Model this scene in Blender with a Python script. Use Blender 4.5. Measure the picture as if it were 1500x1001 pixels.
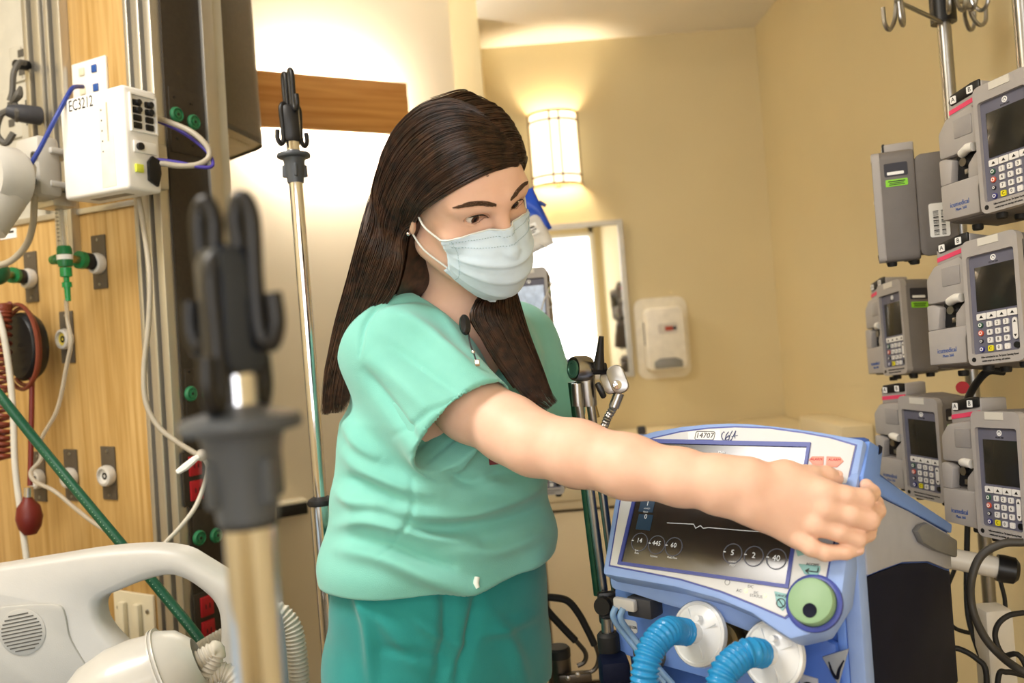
import bpy, bmesh, math, random
import numpy as np
from mathutils import Matrix, Vector
random.seed(7); RNG = np.random.default_rng(7)
for _o in list(bpy.data.objects): bpy.data.objects.remove(_o)
SC = bpy.context.scene; COL = SC.collection
# ------------------------------------------------------------------ camera
CZ = 1.28; FPX = 1250.0; ROLL = math.radians(4.5)
cam_d = bpy.data.cameras.new('camera'); cam = bpy.data.objects.new('camera', cam_d); COL.objects.link(cam)
cam_d.sensor_width = 36; cam_d.lens = 36*FPX/1500
cam_d.clip_start = .02
cam.matrix_world = Matrix.Translation((0, 0, CZ)) @ Matrix.Rotation(math.pi/2, 4, 'X') @ Matrix.Rotation(-ROLL, 4, 'Z')
cam_d.dof.use_dof = True; cam_d.dof.focus_distance = 1.2; cam_d.dof.aperture_fstop = 3.8
SC.camera = cam
SC.view_settings.view_transform = 'Standard'; SC.view_settings.look = 'None'
SC.view_settings.exposure = -0.18; SC.view_settings.gamma = 1; SC.view_settings.use_curve_mapping = False
# ------------------------------------------------------------------ world and room lights
wd = bpy.data.worlds.new('world'); SC.world = wd; wd.use_nodes = True
wd.node_tree.nodes['Background'].inputs[0].default_value = (.75, .85, 1, 1)
wd.node_tree.nodes['Background'].inputs[1].default_value = .9
def area(name, loc, target, sx, sy, power, col):
    l = bpy.data.lights.new(name, 'AREA'); l.shape = 'RECTANGLE'; l.size = sx; l.size_y = sy; l.energy = power; l.color = col
    o = bpy.data.objects.new(name, l); COL.objects.link(o); o.location = loc
    o.rotation_euler = (Vector(target)-Vector(loc)).to_track_quat('-Z', 'Y').to_euler(); return o
area('window_daylight', (-.35, -2.72, 1.62), (-.35, 2, 1.62), 2.6, 1.5, 72, (1, .98, .96))
area('ceiling_troffer_light', (-1.2, .62, 2.66), (-1.2, .62, 0), 1.1, .55, 48, (1, .96, .91))
area('ceiling_troffer_light', (-.2, -1.4, 2.66), (-.2, -1.4, 0), 1.1, .55, 14, (1, .95, .87))
# ------------------------------------------------------------------ helpers
def lin(c):
    if isinstance(c, str): c = tuple(int(c[i:i+2], 16)/255 for i in (0, 2, 4))
    return tuple(x/12.92 if x <= .04045 else ((x+.055)/1.055)**2.4 for x in c)
def W(px, py, d):
    u = px-750.0; up = 500.5-py; c, s = math.cos(ROLL), math.sin(ROLL)
    return np.array([(u*c+up*s)*d/FPX, d, (-u*s+up*c)*d/FPX+CZ])
def pix(P):
    P = np.asarray(P, float); a = FPX*P[..., 0]/P[..., 1]; b = FPX*(P[..., 2]-CZ)/P[..., 1]
    c, s = math.cos(ROLL), math.sin(ROLL)
    return np.stack([750+a*c-b*s, 500.5-(a*s+b*c)], -1)
MATS = {}
def mat(name, col, rough=.5, metal=0, var=.06, scale=30, bump=0, bscale=200, trans=0, ior=1.45, emit=0, ecol=None, alpha=1, coat=0, sub=0, spec=.5, stretch=None, col2=None, sheen=0):
    if name in MATS: return MATS[name]
    m = bpy.data.materials.new(name); m.use_nodes = True; nt = m.node_tree; b = nt.nodes['Principled BSDF']
    c1 = lin(col); N = nt.nodes.new
    b.inputs['Roughness'].default_value = rough; b.inputs['Metallic'].default_value = metal
    b.inputs['Transmission Weight'].default_value = trans; b.inputs['IOR'].default_value = ior
    b.inputs['Coat Weight'].default_value = coat; b.inputs['Alpha'].default_value = alpha
    b.inputs['Specular IOR Level'].default_value = spec; b.inputs['Sheen Weight'].default_value = sheen
    if sub: b.inputs['Subsurface Weight'].default_value = sub; b.inputs['Subsurface Radius'].default_value = (.012, .004, .002); b.inputs['Subsurface Scale'].default_value = 1
    tc = N('ShaderNodeTexCoord'); mp = N('ShaderNodeMapping'); nt.links.new(tc.outputs['Object'], mp.inputs[0])
    if stretch: mp.inputs['Scale'].default_value = stretch
    nz = N('ShaderNodeTexNoise'); nz.inputs['Scale'].default_value = scale; nz.inputs['Detail'].default_value = 4
    nt.links.new(mp.outputs[0], nz.inputs[0])
    rp = N('ShaderNodeValToRGB'); c2 = lin(col2) if col2 else tuple(max(0, x*(1-var*2)) for x in c1)
    rp.color_ramp.elements[0].position = .3; rp.color_ramp.elements[1].position = .7
    rp.color_ramp.elements[0].color = (*c2, 1); rp.color_ramp.elements[1].color = (*c1, 1)
    nt.links.new(nz.outputs[0], rp.inputs[0]); nt.links.new(rp.outputs[0], b.inputs['Base Color'])
    if bump:
        n2 = N('ShaderNodeTexNoise'); n2.inputs['Scale'].default_value = bscale; nt.links.new(mp.outputs[0], n2.inputs[0])
        bp = N('ShaderNodeBump'); bp.inputs['Strength'].default_value = bump; bp.inputs['Distance'].default_value = .002
        nt.links.new(n2.outputs[0], bp.inputs['Height']); nt.links.new(bp.outputs[0], b.inputs['Normal'])
    if emit:
        b.inputs['Emission Color'].default_value = (*(lin(ecol) if ecol else c1), 1); b.inputs['Emission Strength'].default_value = emit
    MATS[name] = m; return m
def wood(name, c1, c2, axis=2, sc=6):
    m = bpy.data.materials.new(name); m.use_nodes = True; nt = m.node_tree; b = nt.nodes['Principled BSDF']; N = nt.nodes.new
    tc = N('ShaderNodeTexCoord'); mp = N('ShaderNodeMapping'); nt.links.new(tc.outputs['Object'], mp.inputs[0])
    s = [sc*9]*3; s[axis] = sc*.35; mp.inputs['Scale'].default_value = s
    nz = N('ShaderNodeTexNoise'); nz.inputs['Scale'].default_value = 1.3; nz.inputs['Detail'].default_value = 7; nz.inputs['Distortion'].default_value = .6
    nt.links.new(mp.outputs[0], nz.inputs[0]); rp = N('ShaderNodeValToRGB'); e = rp.color_ramp.elements
    e[0].position = .34; e[0].color = (*lin(c2), 1); e[1].position = .66; e[1].color = (*lin(c1), 1)
    nt.links.new(nz.outputs[0], rp.inputs[0]); nt.links.new(rp.outputs[0], b.inputs['Base Color']); b.inputs['Roughness'].default_value = .42
    bp = N('ShaderNodeBump'); bp.inputs['Strength'].default_value = .08; bp.inputs['Distance'].default_value = .002
    nt.links.new(nz.outputs[0], bp.inputs['Height']); nt.links.new(bp.outputs[0], b.inputs['Normal'])
    MATS[name] = m; return m

class MB:
    """collects shapes into one mesh"""
    def __init__(s): s.v = []; s.f = []
    def add(s, v, f, M=None):
        v = np.asarray(v, float).reshape(-1, 3)
        if M is not None: M = np.array(M); v = v @ M[:3, :3].T + M[:3, 3]
        o = len(s.v); s.v.extend(map(tuple, v)); s.f.extend([tuple(i+o for i in q) for q in f]); return s
    def box(s, c, size, r=0, M=None, seg=2):
        c = np.array(c, float); h = np.array(size, float)/2
        v = [c+h*np.array(k) for k in ((-1,-1,-1),(1,-1,-1),(1,1,-1),(-1,1,-1),(-1,-1,1),(1,-1,1),(1,1,1),(-1,1,1))]
        f = [(0,3,2,1),(4,5,6,7),(0,1,5,4),(1,2,6,5),(2,3,7,6),(3,0,4,7)]
        if r: v, f = bevel(v, f, min(r, min(h)*.98), seg)
        return s.add(v, f, M)
    def prism(s, pts, z0, z1, r=0, M=None, seg=2, taper=None):
        n = len(pts); p = np.array(pts, float)
        if sum(p[i][0]*p[(i+1) % n][1]-p[(i+1) % n][0]*p[i][1] for i in range(n)) < 0: p = p[::-1]
        q = p
        if taper is not None: c = p.mean(0); q = c+(p-c)*taper
        v = [(*a, z0) for a in p]+[(*a, z1) for a in q]
        f = [tuple(range(n-1, -1, -1)), tuple(range(n, 2*n))]+[(i, (i+1) % n, n+(i+1) % n, n+i) for i in range(n)]
        if r: v, f = bevel(v, f, r, seg)
        return s.add(v, f, M)
    def ring(s, outer, inner, z0, z1, M=None):
        n = len(outer); v = [(*a, z0) for a in outer]+[(*a, z0) for a in inner]+[(*a, z1) for a in outer]+[(*a, z1) for a in inner]; f = []
        for i in range(n):
            j = (i+1) % n
            f += [(i, n+i, n+j, j), (2*n+i, 2*n+j, 3*n+j, 3*n+i), (i, j, 2*n+j, 2*n+i), (n+j, n+i, 3*n+i, 3*n+j)]
        return s.add(v, f, M)
    def lathe(s, prof, n=24, M=None):
        v = []; f = []; m = len(prof)
        for i in range(n):
            a = 2*math.pi*i/n
            for r, z in prof: v.append((r*math.cos(a), r*math.sin(a), z))
        for i in range(n):
            j = (i+1) % n
            for k in range(m-1): f.append((i*m+k, j*m+k, j*m+k+1, i*m+k+1))
        f.append(tuple(i*m for i in range(n))[::-1]); f.append(tuple(i*m+m-1 for i in range(n)))
        return s.add(v, f, M)
    def tube(s, pts, r, n=10, sm=0, M=None, caps=True):
        p = spline(pts, sm) if sm else np.array(pts, float)
        rr = np.interp(np.linspace(0, 1, len(p)), np.linspace(0, 1, len(r)), r) if np.ndim(r) else np.full(len(p), r)
        v, f = sweep(p, rr, n, caps); return s.add(v, f, M)
    def cyl(s, a, b, r, n=16, r2=None, M=None):
        return s.tube([a, b], [r, r if r2 is None else r2], n, M=M)
    def sphere(s, c, r, n=16, m=10, M=None):
        r = np.broadcast_to(np.array(r, float), 3); v = []; f = []
        for i in range(m+1):
            t = math.pi*i/m
            for k in range(n): a = 2*math.pi*k/n; v.append((c[0]+r[0]*math.sin(t)*math.cos(a), c[1]+r[1]*math.sin(t)*math.sin(a), c[2]+r[2]*math.cos(t)))
        for i in range(m):
            for k in range(n): f.append((i*n+k, (i+1)*n+k, (i+1)*n+(k+1) % n, i*n+(k+1) % n))
        return s.add(v, f, M)
    def text(s, t, size, M=None, ext=.0002, ax='CENTER', sx=1):
        v, f = textmesh(t, size, ext, ax); v = np.array(v, float).reshape(-1, 3); v[:, 0] *= sx; return s.add(v, f, M)
    def build(s, name, m, parent=None, label=None, smooth=40, M=None):
        me = bpy.data.meshes.new(name); me.from_pydata(s.v, [], s.f); me.update()
        if smooth:
            me.polygons.foreach_set('use_smooth', [True]*len(me.polygons))
            if smooth < 180: me.set_sharp_from_angle(angle=math.radians(smooth))
        o = bpy.data.objects.new(name, me); COL.objects.link(o)
        me.materials.append(m if not isinstance(m, str) else MATS[m])
        if parent: o.parent = parent
        if M is not None: o.matrix_local = Matrix(M)
        if label: o['label'] = label
        return o
def bevel(v, f, r, seg):
    bm = bmesh.new(); vs = [bm.verts.new(tuple(x)) for x in v]
    for q in f: bm.faces.new([vs[i] for i in q])
    bm.normal_update()
    ed = [e for e in bm.edges if len(e.link_faces) == 2 and e.calc_face_angle(0) > .3]
    bmesh.ops.bevel(bm, geom=ed, offset=r, segments=seg, profile=.5, affect='EDGES', clamp_overlap=True)
    bm.verts.index_update(); R = [tuple(x.co) for x in bm.verts], [tuple(x.index for x in q.verts) for q in bm.faces]; bm.free(); return R
def spline(pts, k=6):
    p = np.array(pts, float); n = len(p); q = np.vstack([2*p[0]-p[1], p, 2*p[-1]-p[-2]]); out = []
    for i in range(n-1):
        a, b, c, d = q[i:i+4]
        for t in np.linspace(0, 1, k, endpoint=False):
            out.append(.5*((2*b)+(c-a)*t+(2*a-5*b+4*c-d)*t*t+(3*b-a-3*c+d)*t**3))
    out.append(p[-1]); return np.array(out)
def sweep(p, rr, n, caps=True):
    p = np.array(p, float); m = len(p); T = np.gradient(p, axis=0); T /= np.linalg.norm(T, axis=1)[:, None]+1e-12
    a = np.array([0, 0, 1.]) if abs(T[0][2]) < .9 else np.array([1., 0, 0]); N = np.cross(T[0], a); N /= np.linalg.norm(N); v = []; f = []
    for i in range(m):
        N = N-T[i]*N.dot(T[i]); N /= np.linalg.norm(N); B = np.cross(T[i], N)
        for k in range(n): t = 2*math.pi*k/n; v.append(p[i]+rr[i]*(math.cos(t)*N+math.sin(t)*B))
    for i in range(m-1):
        for k in range(n): f.append((i*n+k, i*n+(k+1) % n, (i+1)*n+(k+1) % n, (i+1)*n+k))
    if caps: f.append(tuple(range(n-1, -1, -1))); f.append(tuple((m-1)*n+k for k in range(n)))
    return v, f
_TX = {}
def textmesh(t, size, ext, ax):
    k = (t, size, ext, ax)
    if k in _TX: return _TX[k]
    c = bpy.data.curves.new('t', 'FONT'); c.body = t; c.size = size; c.extrude = ext; c.align_x = ax; c.align_y = 'CENTER'; c.resolution_u = 2
    o = bpy.data.objects.new('t', c); COL.objects.link(o); dg = bpy.context.evaluated_depsgraph_get()
    me = bpy.data.meshes.new_from_object(o.evaluated_get(dg)); R = [tuple(x.co) for x in me.vertices], [tuple(q.vertices) for q in me.polygons]
    bpy.data.objects.remove(o); bpy.data.curves.remove(c); bpy.data.meshes.remove(me); _TX[k] = R; return R
def frame(o, x, y=None, z=None):
    """4x4 with origin o and axes x,y,z (any missing axis is completed)"""
    x = None if x is None else np.array(x, float)/np.linalg.norm(x)
    if z is None: y = np.array(y, float); y -= x*y.dot(x); y /= np.linalg.norm(y); z = np.cross(x, y)
    elif y is None: z = np.array(z, float)/np.linalg.norm(z); x = x-z*x.dot(z); x /= np.linalg.norm(x); y = np.cross(z, x)
    else: z = np.array(z, float)/np.linalg.norm(z); y = np.array(y, float); y -= z*y.dot(z); y /= np.linalg.norm(y); x = np.cross(y, z)
    M = np.eye(4); M[:3, 0] = x; M[:3, 1] = y; M[:3, 2] = z; M[:3, 3] = o; return M
def zto(o, z):
    z = np.array(z, float); return frame(o, (1, 0, 0) if abs(z[0]) < .8*np.linalg.norm(z) else (0, 1, 0), z=z)
def uv(M, px, py):
    """point of the plane (frame M, z = 0) that projects to a photo pixel, in plane coordinates"""
    d = W(px, py, 1.0)-np.array([0, 0, CZ]); o = np.array([0, 0, CZ]); n = M[:3, 2]
    t = n.dot(M[:3, 3]-o)/n.dot(d); q = o+d*t-M[:3, 3]; return (q.dot(M[:3, 0]), q.dot(M[:3, 1]))
def uvs(M, pts): return [uv(M, *p) for p in pts]
def tag(o, label, cat, group=None, kind=None):
    if label: o['label'] = label
    if cat: o['category'] = cat
    if group: o['group'] = group
    if kind: o['kind'] = kind
    return o
def thing(name, label, cat, M=None, group=None):
    o = bpy.data.objects.new(name, None); COL.objects.link(o); o.empty_display_size = .05
    if M is not None: o.matrix_world = Matrix(np.array(M))
    return tag(o, label, cat, group)
def at(p): M = np.eye(4); M[:3, 3] = p; return M
def copy_tree(o, parent=None):
    c = o.copy(); COL.objects.link(c); c.parent = parent
    for ch in list(o.children): copy_tree(ch, c)
    return c
def struct(mb, name, m): return tag(mb.build(name, m, smooth=30), None, None, kind='structure')
# ------------------------------------------------------------------ shared materials
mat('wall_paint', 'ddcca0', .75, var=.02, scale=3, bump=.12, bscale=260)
mat('wall_paint_lit', 'e4d9c2', .75, var=.02, scale=3, bump=.12, bscale=260)  # same wall paint, with the valance light's brightening put into its colour
mat('ceiling_paint', 'e9e2d4', .85, var=.02, scale=3, bump=.1, bscale=200)
mat('floor_vinyl', 'a08a6a', .4, var=.1, scale=8)
mat('white_plastic', 'eeece6', .38, var=.02)
mat('cream_plastic', 'ded6bd', .45, var=.03)
mat('grey_plastic', 'a3a09c', .5, var=.05, bump=.15, bscale=900)
mat('pump_side', '77726f', .6, var=.05, bump=.2, bscale=900)
mat('dark_grey', '3c3d42', .5, var=.08)
mat('pump_face', '686878', .5, var=.04)
mat('black_plastic', '141416', .38, var=.1)
mat('black_rubber', '1b1b1c', .6, var=.1)
mat('chrome', 'e4e4e8', .08, 1, var=.03)
mat('steel', 'a9a8a6', .28, 1, var=.08)
mat('aluminium', 'cbc8c0', .36, .85, var=.04, scale=60, stretch=(1, 1, .02))
mat('white_ink', 'f4f4f2', .5, var=0); mat('black_ink', '101014', .5, var=0); mat('blue_ink', '1f4f9c', .5, var=0)
mat('red_ink', 'b01c24', .5, var=.05); mat('pink_tape', 'e8486e', .5, var=.05); mat('lime_sticker', '8fdc30', .5, var=.03)
mat('key_white', 'e9e7e4', .45, var=.02); mat('key_yellow', 'e8dc28', .45, var=.02); mat('key_red', 'd2573c', .45, var=.02); mat('key_green', '2f5b45', .45, var=.02); mat('key_blue', '34347e', .45, var=.02)
mat('screen_off', '2b2a26', .16, var=.1, scale=4)
mat('green_plastic', '1e7a44', .35, var=.08)
mat('clear_plastic', 'f2f4f2', .12, var=0, trans=.85, ior=1.15, alpha=.55)
mat('clear_tube', 'ece6da', .2, var=.02, trans=.5, ior=1.2)
wood('oak_panel', 'c8a468', 'ad8749'); wood('oak_valance', 'd29a54', 'b97d3a', 0, 5)
# ================================================================== THE ROOM
YB = 3.39; XR = 1.06; ZC = CZ+1.17
LW0 = np.array([-.721, 2.74]); LWD = np.array([.432, .247])/math.hypot(.432, .247)   # left wall line, receding to the right
LWN = np.array([LWD[1], -LWD[0]])                                                   # its normal into the room
PIL = LW0+LWD*.6857
def wall_line(a, b, z0, z1, th, name, m):
    a = np.array(a, float); b = np.array(b, float); d = (b-a)/np.linalg.norm(b-a); n = np.array([-d[1], d[0]])
    p = [a, b, b+n*th, a+n*th]; return struct(MB().prism([tuple(q) for q in p], z0, z1), name, m)
struct(MB().box((-.6, .3, -.05), (4.6, 6.6, .1)), 'floor', 'floor_vinyl')
wall_line((XR+.1, YB), (-.6, YB), 0, 2.8, -.1, 'wall_back', 'wall_paint')
wall_line((XR, -2.6), (XR, YB), 0, 2.8, -.1, 'wall_right', 'wall_paint')
wall_line(LW0-LWD*1.35, PIL, 0, 2.8, .1, 'wall_left', 'wall_paint_lit')
e = LW0-LWD*1.35
wall_line((e[0], -2.6), (e[0], e[1]), 0, 2.8, .1, 'wall_side', 'wall_paint')
# alcove soffit (lower ceiling over the sink) and main ceiling
struct(MB().box((-.6, .3, 2.85), (4.6, 6.6, .1)), 'ceiling', 'ceiling_paint')
struct(MB().box(((XR-.032)/2, (2.35+YB)/2, (ZC+2.8)/2), (XR+.032, YB-2.35, 2.8-ZC)), 'trim_1', 'ceiling_paint')
# pilaster at the end of the left wall
struct(MB().box((-.082, (PIL[1]+YB)/2, 1.4), (.1, YB-PIL[1]+.02, 2.8)), 'trim_2', 'wall_paint')
# rear wall with window behind the photographer
x0, x1, z0, z1 = -1.7, .98, .85, 2.4; XL = e[0]
rw = MB().box(((XL+x0)/2, -2.65, 1.4), (x0-XL, .1, 2.8)).box(((x1+XR)/2, -2.65, 1.4), (XR-x1+.1, .1, 2.8)).box(((x0+x1)/2, -2.65, z0/2), (x1-x0, .1, z0)).box(((x0+x1)/2, -2.65, (z1+2.8)/2), (x1-x0, .1, 2.8-z1))
struct(rw, 'wall_rear', 'wall_paint')
wf = struct(MB().box(((x0+x1)/2, -2.62, z0+.02), (x1-x0, .09, .04)).box(((x0+x1)/2, -2.62, z1-.02), (x1-x0, .09, .04)).box((x0+.02, -2.62, (z0+z1)/2), (.04, .09, z1-z0-.08)).box((x1-.02, -2.62, (z0+z1)/2), (.04, .09, z1-z0-.08)), 'window_1', 'white_plastic')
g = mat('window_glass', 'ffffff', .02, var=0, alpha=.08)
for i in range(3):
    wdt = (x1-x0-.08)/3; cx = x0+.04+wdt*(i+.5)
    MB().box((cx, -2.62, (z0+z1)/2), (wdt-.03, .006, z1-z0-.08)).build('pane', g, wf)
    if i: MB().box((x0+.04+wdt*i, -2.62, (z0+z1)/2), (.03, .07, z1-z0-.08), .004).build('mullion', 'white_plastic', wf)
# ceiling troffers
em = mat('troffer_lens', 'fff6e6', .4, var=0, emit=1.2)
for k, (x, y) in enumerate(((-1.2, .62), (-.2, -1.4))):
    t = thing('ceiling_light', ['white recessed ceiling light panel above the bed', 'white recessed ceiling light panel near the window'][k], 'ceiling light', at((x, y, 2.8)))
    MB().ring([(-.6, -.32), (.6, -.32), (.6, .32), (-.6, .32)], [(-.56, -.29), (.56, -.29), (.56, .29), (-.56, .29)], -.09, 0).build('frame', 'white_plastic', t)
    MB().box((0, 0, -.07), (1.11, .57, .01)).build('diffuser', em, t)
# baseboards
struct(MB().box((XR-.006, .4, .05), (.012, 5.9, .1), .003), 'baseboard_right', 'cream_plastic')
# ---- sink counter along the back wall with a ledge returning along the right wall
mat('laminate', 'ead9b6', .5, var=.03, scale=5); mat('counter_top', 'f0e0bb', .4, var=.03, scale=10); mat('gap_dark', '5a4630', .8)
XC0, YF = -.03, 2.93
cab = thing('sink_cabinet', 'cream laminate base cabinet below the mirror', 'cabinet', at((.4, YF+.2, 0)))
oc = lambda mb, n, m, l=None: mb.build(n, m, cab, l, M=at((-.4, -YF-.2, 0)))
oc(MB().box((( XC0+XR)/2, (YF+YB)/2+.01, .36), (XR-XC0-.01, YB-YF-.03, .72)), 'body', 'gap_dark')
xs = [XC0, .054, .55, XR-.01]
for i in range(3):
    d = oc(MB().box(((xs[i]+xs[i+1])/2, YF+.004, .705), (xs[i+1]-xs[i]-.008, .02, .03), .003), 'drawer_front', 'laminate')
    d = oc(MB().box(((xs[i]+xs[i+1])/2, YF+.004, .39), (xs[i+1]-xs[i]-.008, .02, .58), .003), 'door', 'laminate')
    MB().tube([(xs[i+1]-.05, YF-.005, .5), (xs[i+1]-.05, YF-.03, .51), (xs[i+1]-.05, YF-.03, .6), (xs[i+1]-.05, YF-.005, .61)], .005, 8).build('handle', 'steel', d)
oc(MB().box(((XC0+XR)/2, (YF+YB)/2, .04), (XR-XC0-.01, YB-YF-.02, .08)), 'plinth', 'dark_grey')
ct = tag(MB().box(((XC0+XR)/2, (YF+YB)/2-.01, .81), (XR-XC0-.004, YB-YF+.012, .18), .006).build('countertop', 'counter_top'), 'thick cream countertop with deep apron below the mirror', 'countertop')
tag(MB().box((XR-.052, 2.735, .89), (.1, .37, .12), .006).build('wall_ledge', 'counter_top'), 'cream ledge along the right wall beside the pumps', 'ledge')
def off_plane(M, z): M = M.copy(); M[:3, 3] += M[:3, 2]*z; return M
# ---- valance light on the left wall
mid = LW0+LWD*.25; VM = frame((*mid, 0), (*LWD, 0), (0, 0, 1))      # local x along wall, y up, z out of wall
v = thing('valance_light', 'oak-fronted wall light bar glowing above and below', 'wall light', VM)
VO = off_plane(VM, .13); u0 = uv(VO, 360, 150)[0]; u1 = uv(VO, 597, 160)[0]; zt = (uv(VO, 390, 105)[1]+uv(VO, 598, 123)[1])/2; zb = (uv(VO, 390, 187)[1]+uv(VO, 597, 198)[1])/2
MB().box(((u0+u1)/2, (zt+zb)/2, .13), (u1-u0, zt-zb, .02), .002).build('front_board', 'oak_valance', v)
MB().box(((u0+u1)/2, (zt+zb)/2, .06), (u1-u0-.06, .05, .12)).build('bracket', 'white_plastic', v)
tb = mat('lamp_tube', 'fff8ec', .4, var=0, emit=190)
for s in (-1, 1): MB().cyl((u0+.06, (zt+zb)/2+s*.052, .07), (u1-.04, (zt+zb)/2+s*.052, .07), .013).build('lamp_tube', tb, v)
# ---- wall sconce
sc_c = W(814, 216, YB-.06); S = frame((sc_c[0], YB, sc_c[2]), (1, 0, 0), (0, 0, 1))    # z out of wall towards camera (-y)
sc = thing('wall_sconce', 'half-round bronze-framed glowing wall sconce above the mirror', 'sconce', S)
hw, hh, dp = .098, .142, .085
def arc(r, n=17, y=0): return [(hw*r*math.cos(t), y, dp*r*math.sin(t)) for t in np.linspace(0, math.pi, n)]
m = MB(); pr = arc(.94); vv = [(p[0], -hh*.97, p[2]) for p in pr]+[(p[0], hh*.97, p[2]) for p in pr]; n = len(pr)
m.add(vv, [(i, n+i, n+i+1, i+1) for i in range(n-1)])
m.build('shade', mat('sconce_glass', 'fff0d0', .5, var=0, emit=2.4, ecol='fff0d2'), sc)
m2 = MB().sphere((0, 0, .035), (.03, .07, .03)); m2.build('bulb', mat('sconce_bulb', 'fff3d8', .5, var=0, emit=330), sc)
br = mat('sconce_bronze', 'a89270', .4, .5)
for y in (-hh, -hh+.034, hh-.034, hh): MB().tube(arc(1, 17, y), .0042, 6).build('hoop', br, sc)
for a in (0, .44*math.pi, .56*math.pi, math.pi): MB().cyl((hw*math.cos(a), -hh, dp*math.sin(a)), (hw*math.cos(a), hh, dp*math.sin(a)), .0036, 6).build('bar', br, sc)
MB().cyl((0, -hh-.012, .04), (0, -hh+.01, .04), .012).build('finial', br, sc)
MB().box((0, 0, .004), (.16, .26, .008)).build('back_plate', br, sc)
# ---- mirror
p0 = W(928, 548, YB-.02); p1 = W(912, 321, YB-.02); xr = (p0[0]+p1[0])/2; xl = W(765, 330, YB)[0]
mz0, mz1 = p0[2]-.01, p1[2]
mr = thing('mirror', 'rectangular wall mirror in a slim steel frame', 'mirror', frame(((xl+xr)/2, YB, (mz0+mz1)/2), (1, 0, 0), (0, 0, 1)))
w, h = (xr-xl)/2, (mz1-mz0)/2
MB().ring([(-w, -h), (w, -h), (w, h), (-w, h)], [(-w+.019, -h+.019), (w-.019, -h+.019), (w-.019, h-.019), (-w+.019, h-.019)], 0, .022).build('frame', mat('mirror_frame', 'b9b2a2', .35, .8), mr)
MB().box((0, 0, .006), (2*w-.03, 2*h-.03, .008)).build('glass', mat('mirror_glass', 'f6f6f4', .015, 1, var=0), mr)
# ---- soap dispenser
sd_c = W(970, 495, YB); SD = frame((sd_c[0], YB, sd_c[2]), (1, 0, 0), (0, 0, 1)); k = YB/FPX
sd = thing('soap_dispenser', 'white plastic soap dispenser on a rounded white back plate', 'soap dispenser', SD)
MB().box((0, 0, .004), (.215, .325, .008), .003).build('x', 'white_plastic'); bpy.data.objects.remove(bpy.data.objects['x'])
def rrect(w, h, r, n=6, cx=0, cy=0):
    return [(cx+sx*(w/2-r)+r*math.cos(a), cy+sy*(h/2-r)+r*math.sin(a)) for sx, sy, a0 in ((1, 1, 0), (-1, 1, .5), (-1, -1, 1), (1, -1, 1.5)) for a in np.linspace(a0*math.pi, (a0+.5)*math.pi, n)]
MB().prism(rrect(.212, .322, .04), 0, .008, .003).build('back_plate', mat('dispenser_plate', 'efe6d2', .5), sd)
MB().prism([(-.078, -.11), (-.07, -.125), (.07, -.125), (.078, -.11), (.076, .1), (.06, .118), (-.06, .118), (-.076, .1)], .008, .095, .018, seg=3).build('housing', mat('dispenser_white', 'f4ecdc', .35), sd)
MB().prism([(-.055, -.118), (.055, -.118), (.055, -.09), (.03, -.078), (-.03, -.078), (-.055, -.09)], .08, .103, .006).build('push_bar', mat('dispenser_grey', '8d8c86', .4), sd)
MB().prism(rrect(.075, .04, .008, cx=.008, cy=.035), .094, .0965).build('logo_plate', mat('plate_grey', 'd8d0c4', .5), sd)
lb = MB().box((.012, .035, .097), (.03, .018, .001)); lb.build('badge', mat('badge_red', 'b04a34', .5), sd)
MB().cyl((.034, .035, .096), (.034, .035, .0975), .008).build('badge_dot', 'dark_grey', sd)
MB().box((-.0775, .02, .05), (.003, .09, .012)).build('latch_slot', 'dark_grey', sd)
# electrical box strip on back wall ledge
tag(MB().box(tuple(W(940, 633, YF+.2)+np.array([0, 0, .006])), (.03, .03, .03), .006).build('soap_pump_cap', 'dark_grey'), 'small dark bottle cap on the countertop behind the ventilator', 'bottle cap')
# ================================================================== VENTILATOR
def wpart(t, mb, name, m, label=None, smooth=40):
    """mesh given in world coordinates, parented to an Empty (or to a part that already sits in world coordinates)"""
    M = np.array(t.matrix_basis.inverted()) if t.parent is None else None
    return mb.build(name, m, t, label, smooth, M)
mat('vent_blue', '93b0ea', .42, var=.03, bump=.12, bscale=900); mat('vent_deep', '3f66bd', .45, var=.04, bump=.1, bscale=900)
mat('vent_navy', '0b1128', .55, var=.1, spec=.15); mat('vent_grey', 'a9adbb', .45, var=.04, bump=.1, bscale=900); mat('vent_silver', 'd9dce0', .38, var=.02)
mat('vent_line', '3c4a9c', .4, var=0); mat('alarm_red', 'f39c8c', .5, var=.02); mat('teal_key', '86b9bd', .45, var=.02); mat('knob_green', '8cb08a', .45, var=.03)
mat('vent_lever', '75777a', .4, var=.05)
yaw, tilt = math.radians(42), math.radians(31)
vr = np.array([math.cos(yaw), -math.sin(yaw), 0]); vb = np.array([math.sin(yaw), math.cos(yaw), 0]); Z = np.array([0, 0, 1.]); vu = Z*math.cos(tilt)+vb*math.sin(tilt)
VC = np.array([.236, 1.075, CZ-.23]); VF = frame(VC, vr, vu); LF = frame(VC, vr, Z); SP = frame(VC+vr*.1755, vb, Z)
VB = VC+vb*.17; VB[2] = 0
vent = thing('ventilator', 'blue and silver hospital ventilator with tilted screen gripped by the nurse', 'ventilator', at(VB))
def off(M, z): M = M.copy(); M[:3, 3] += M[:3, 2]*z; return M
top_out = uvs(VF, [(928, 642), (960, 632), (1000, 625), (1035, 621.5), (1070, 620), (1100, 621), (1130, 624), (1165, 628), (1200, 633), (1268, 645)])
out = [(-.141, -.103), (-.157, .085)]+top_out+[(.1755, .046), (.1755, -.03), (.1755, -.09), (.158, -.128), (.125, -.142), (.105, -.134), (.075, -.121), (.03, -.111), (-.03, -.105)]
wpart(vent, MB().prism(out, -.034, .004, .006, VF), 'display_housing', 'vent_blue')
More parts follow.
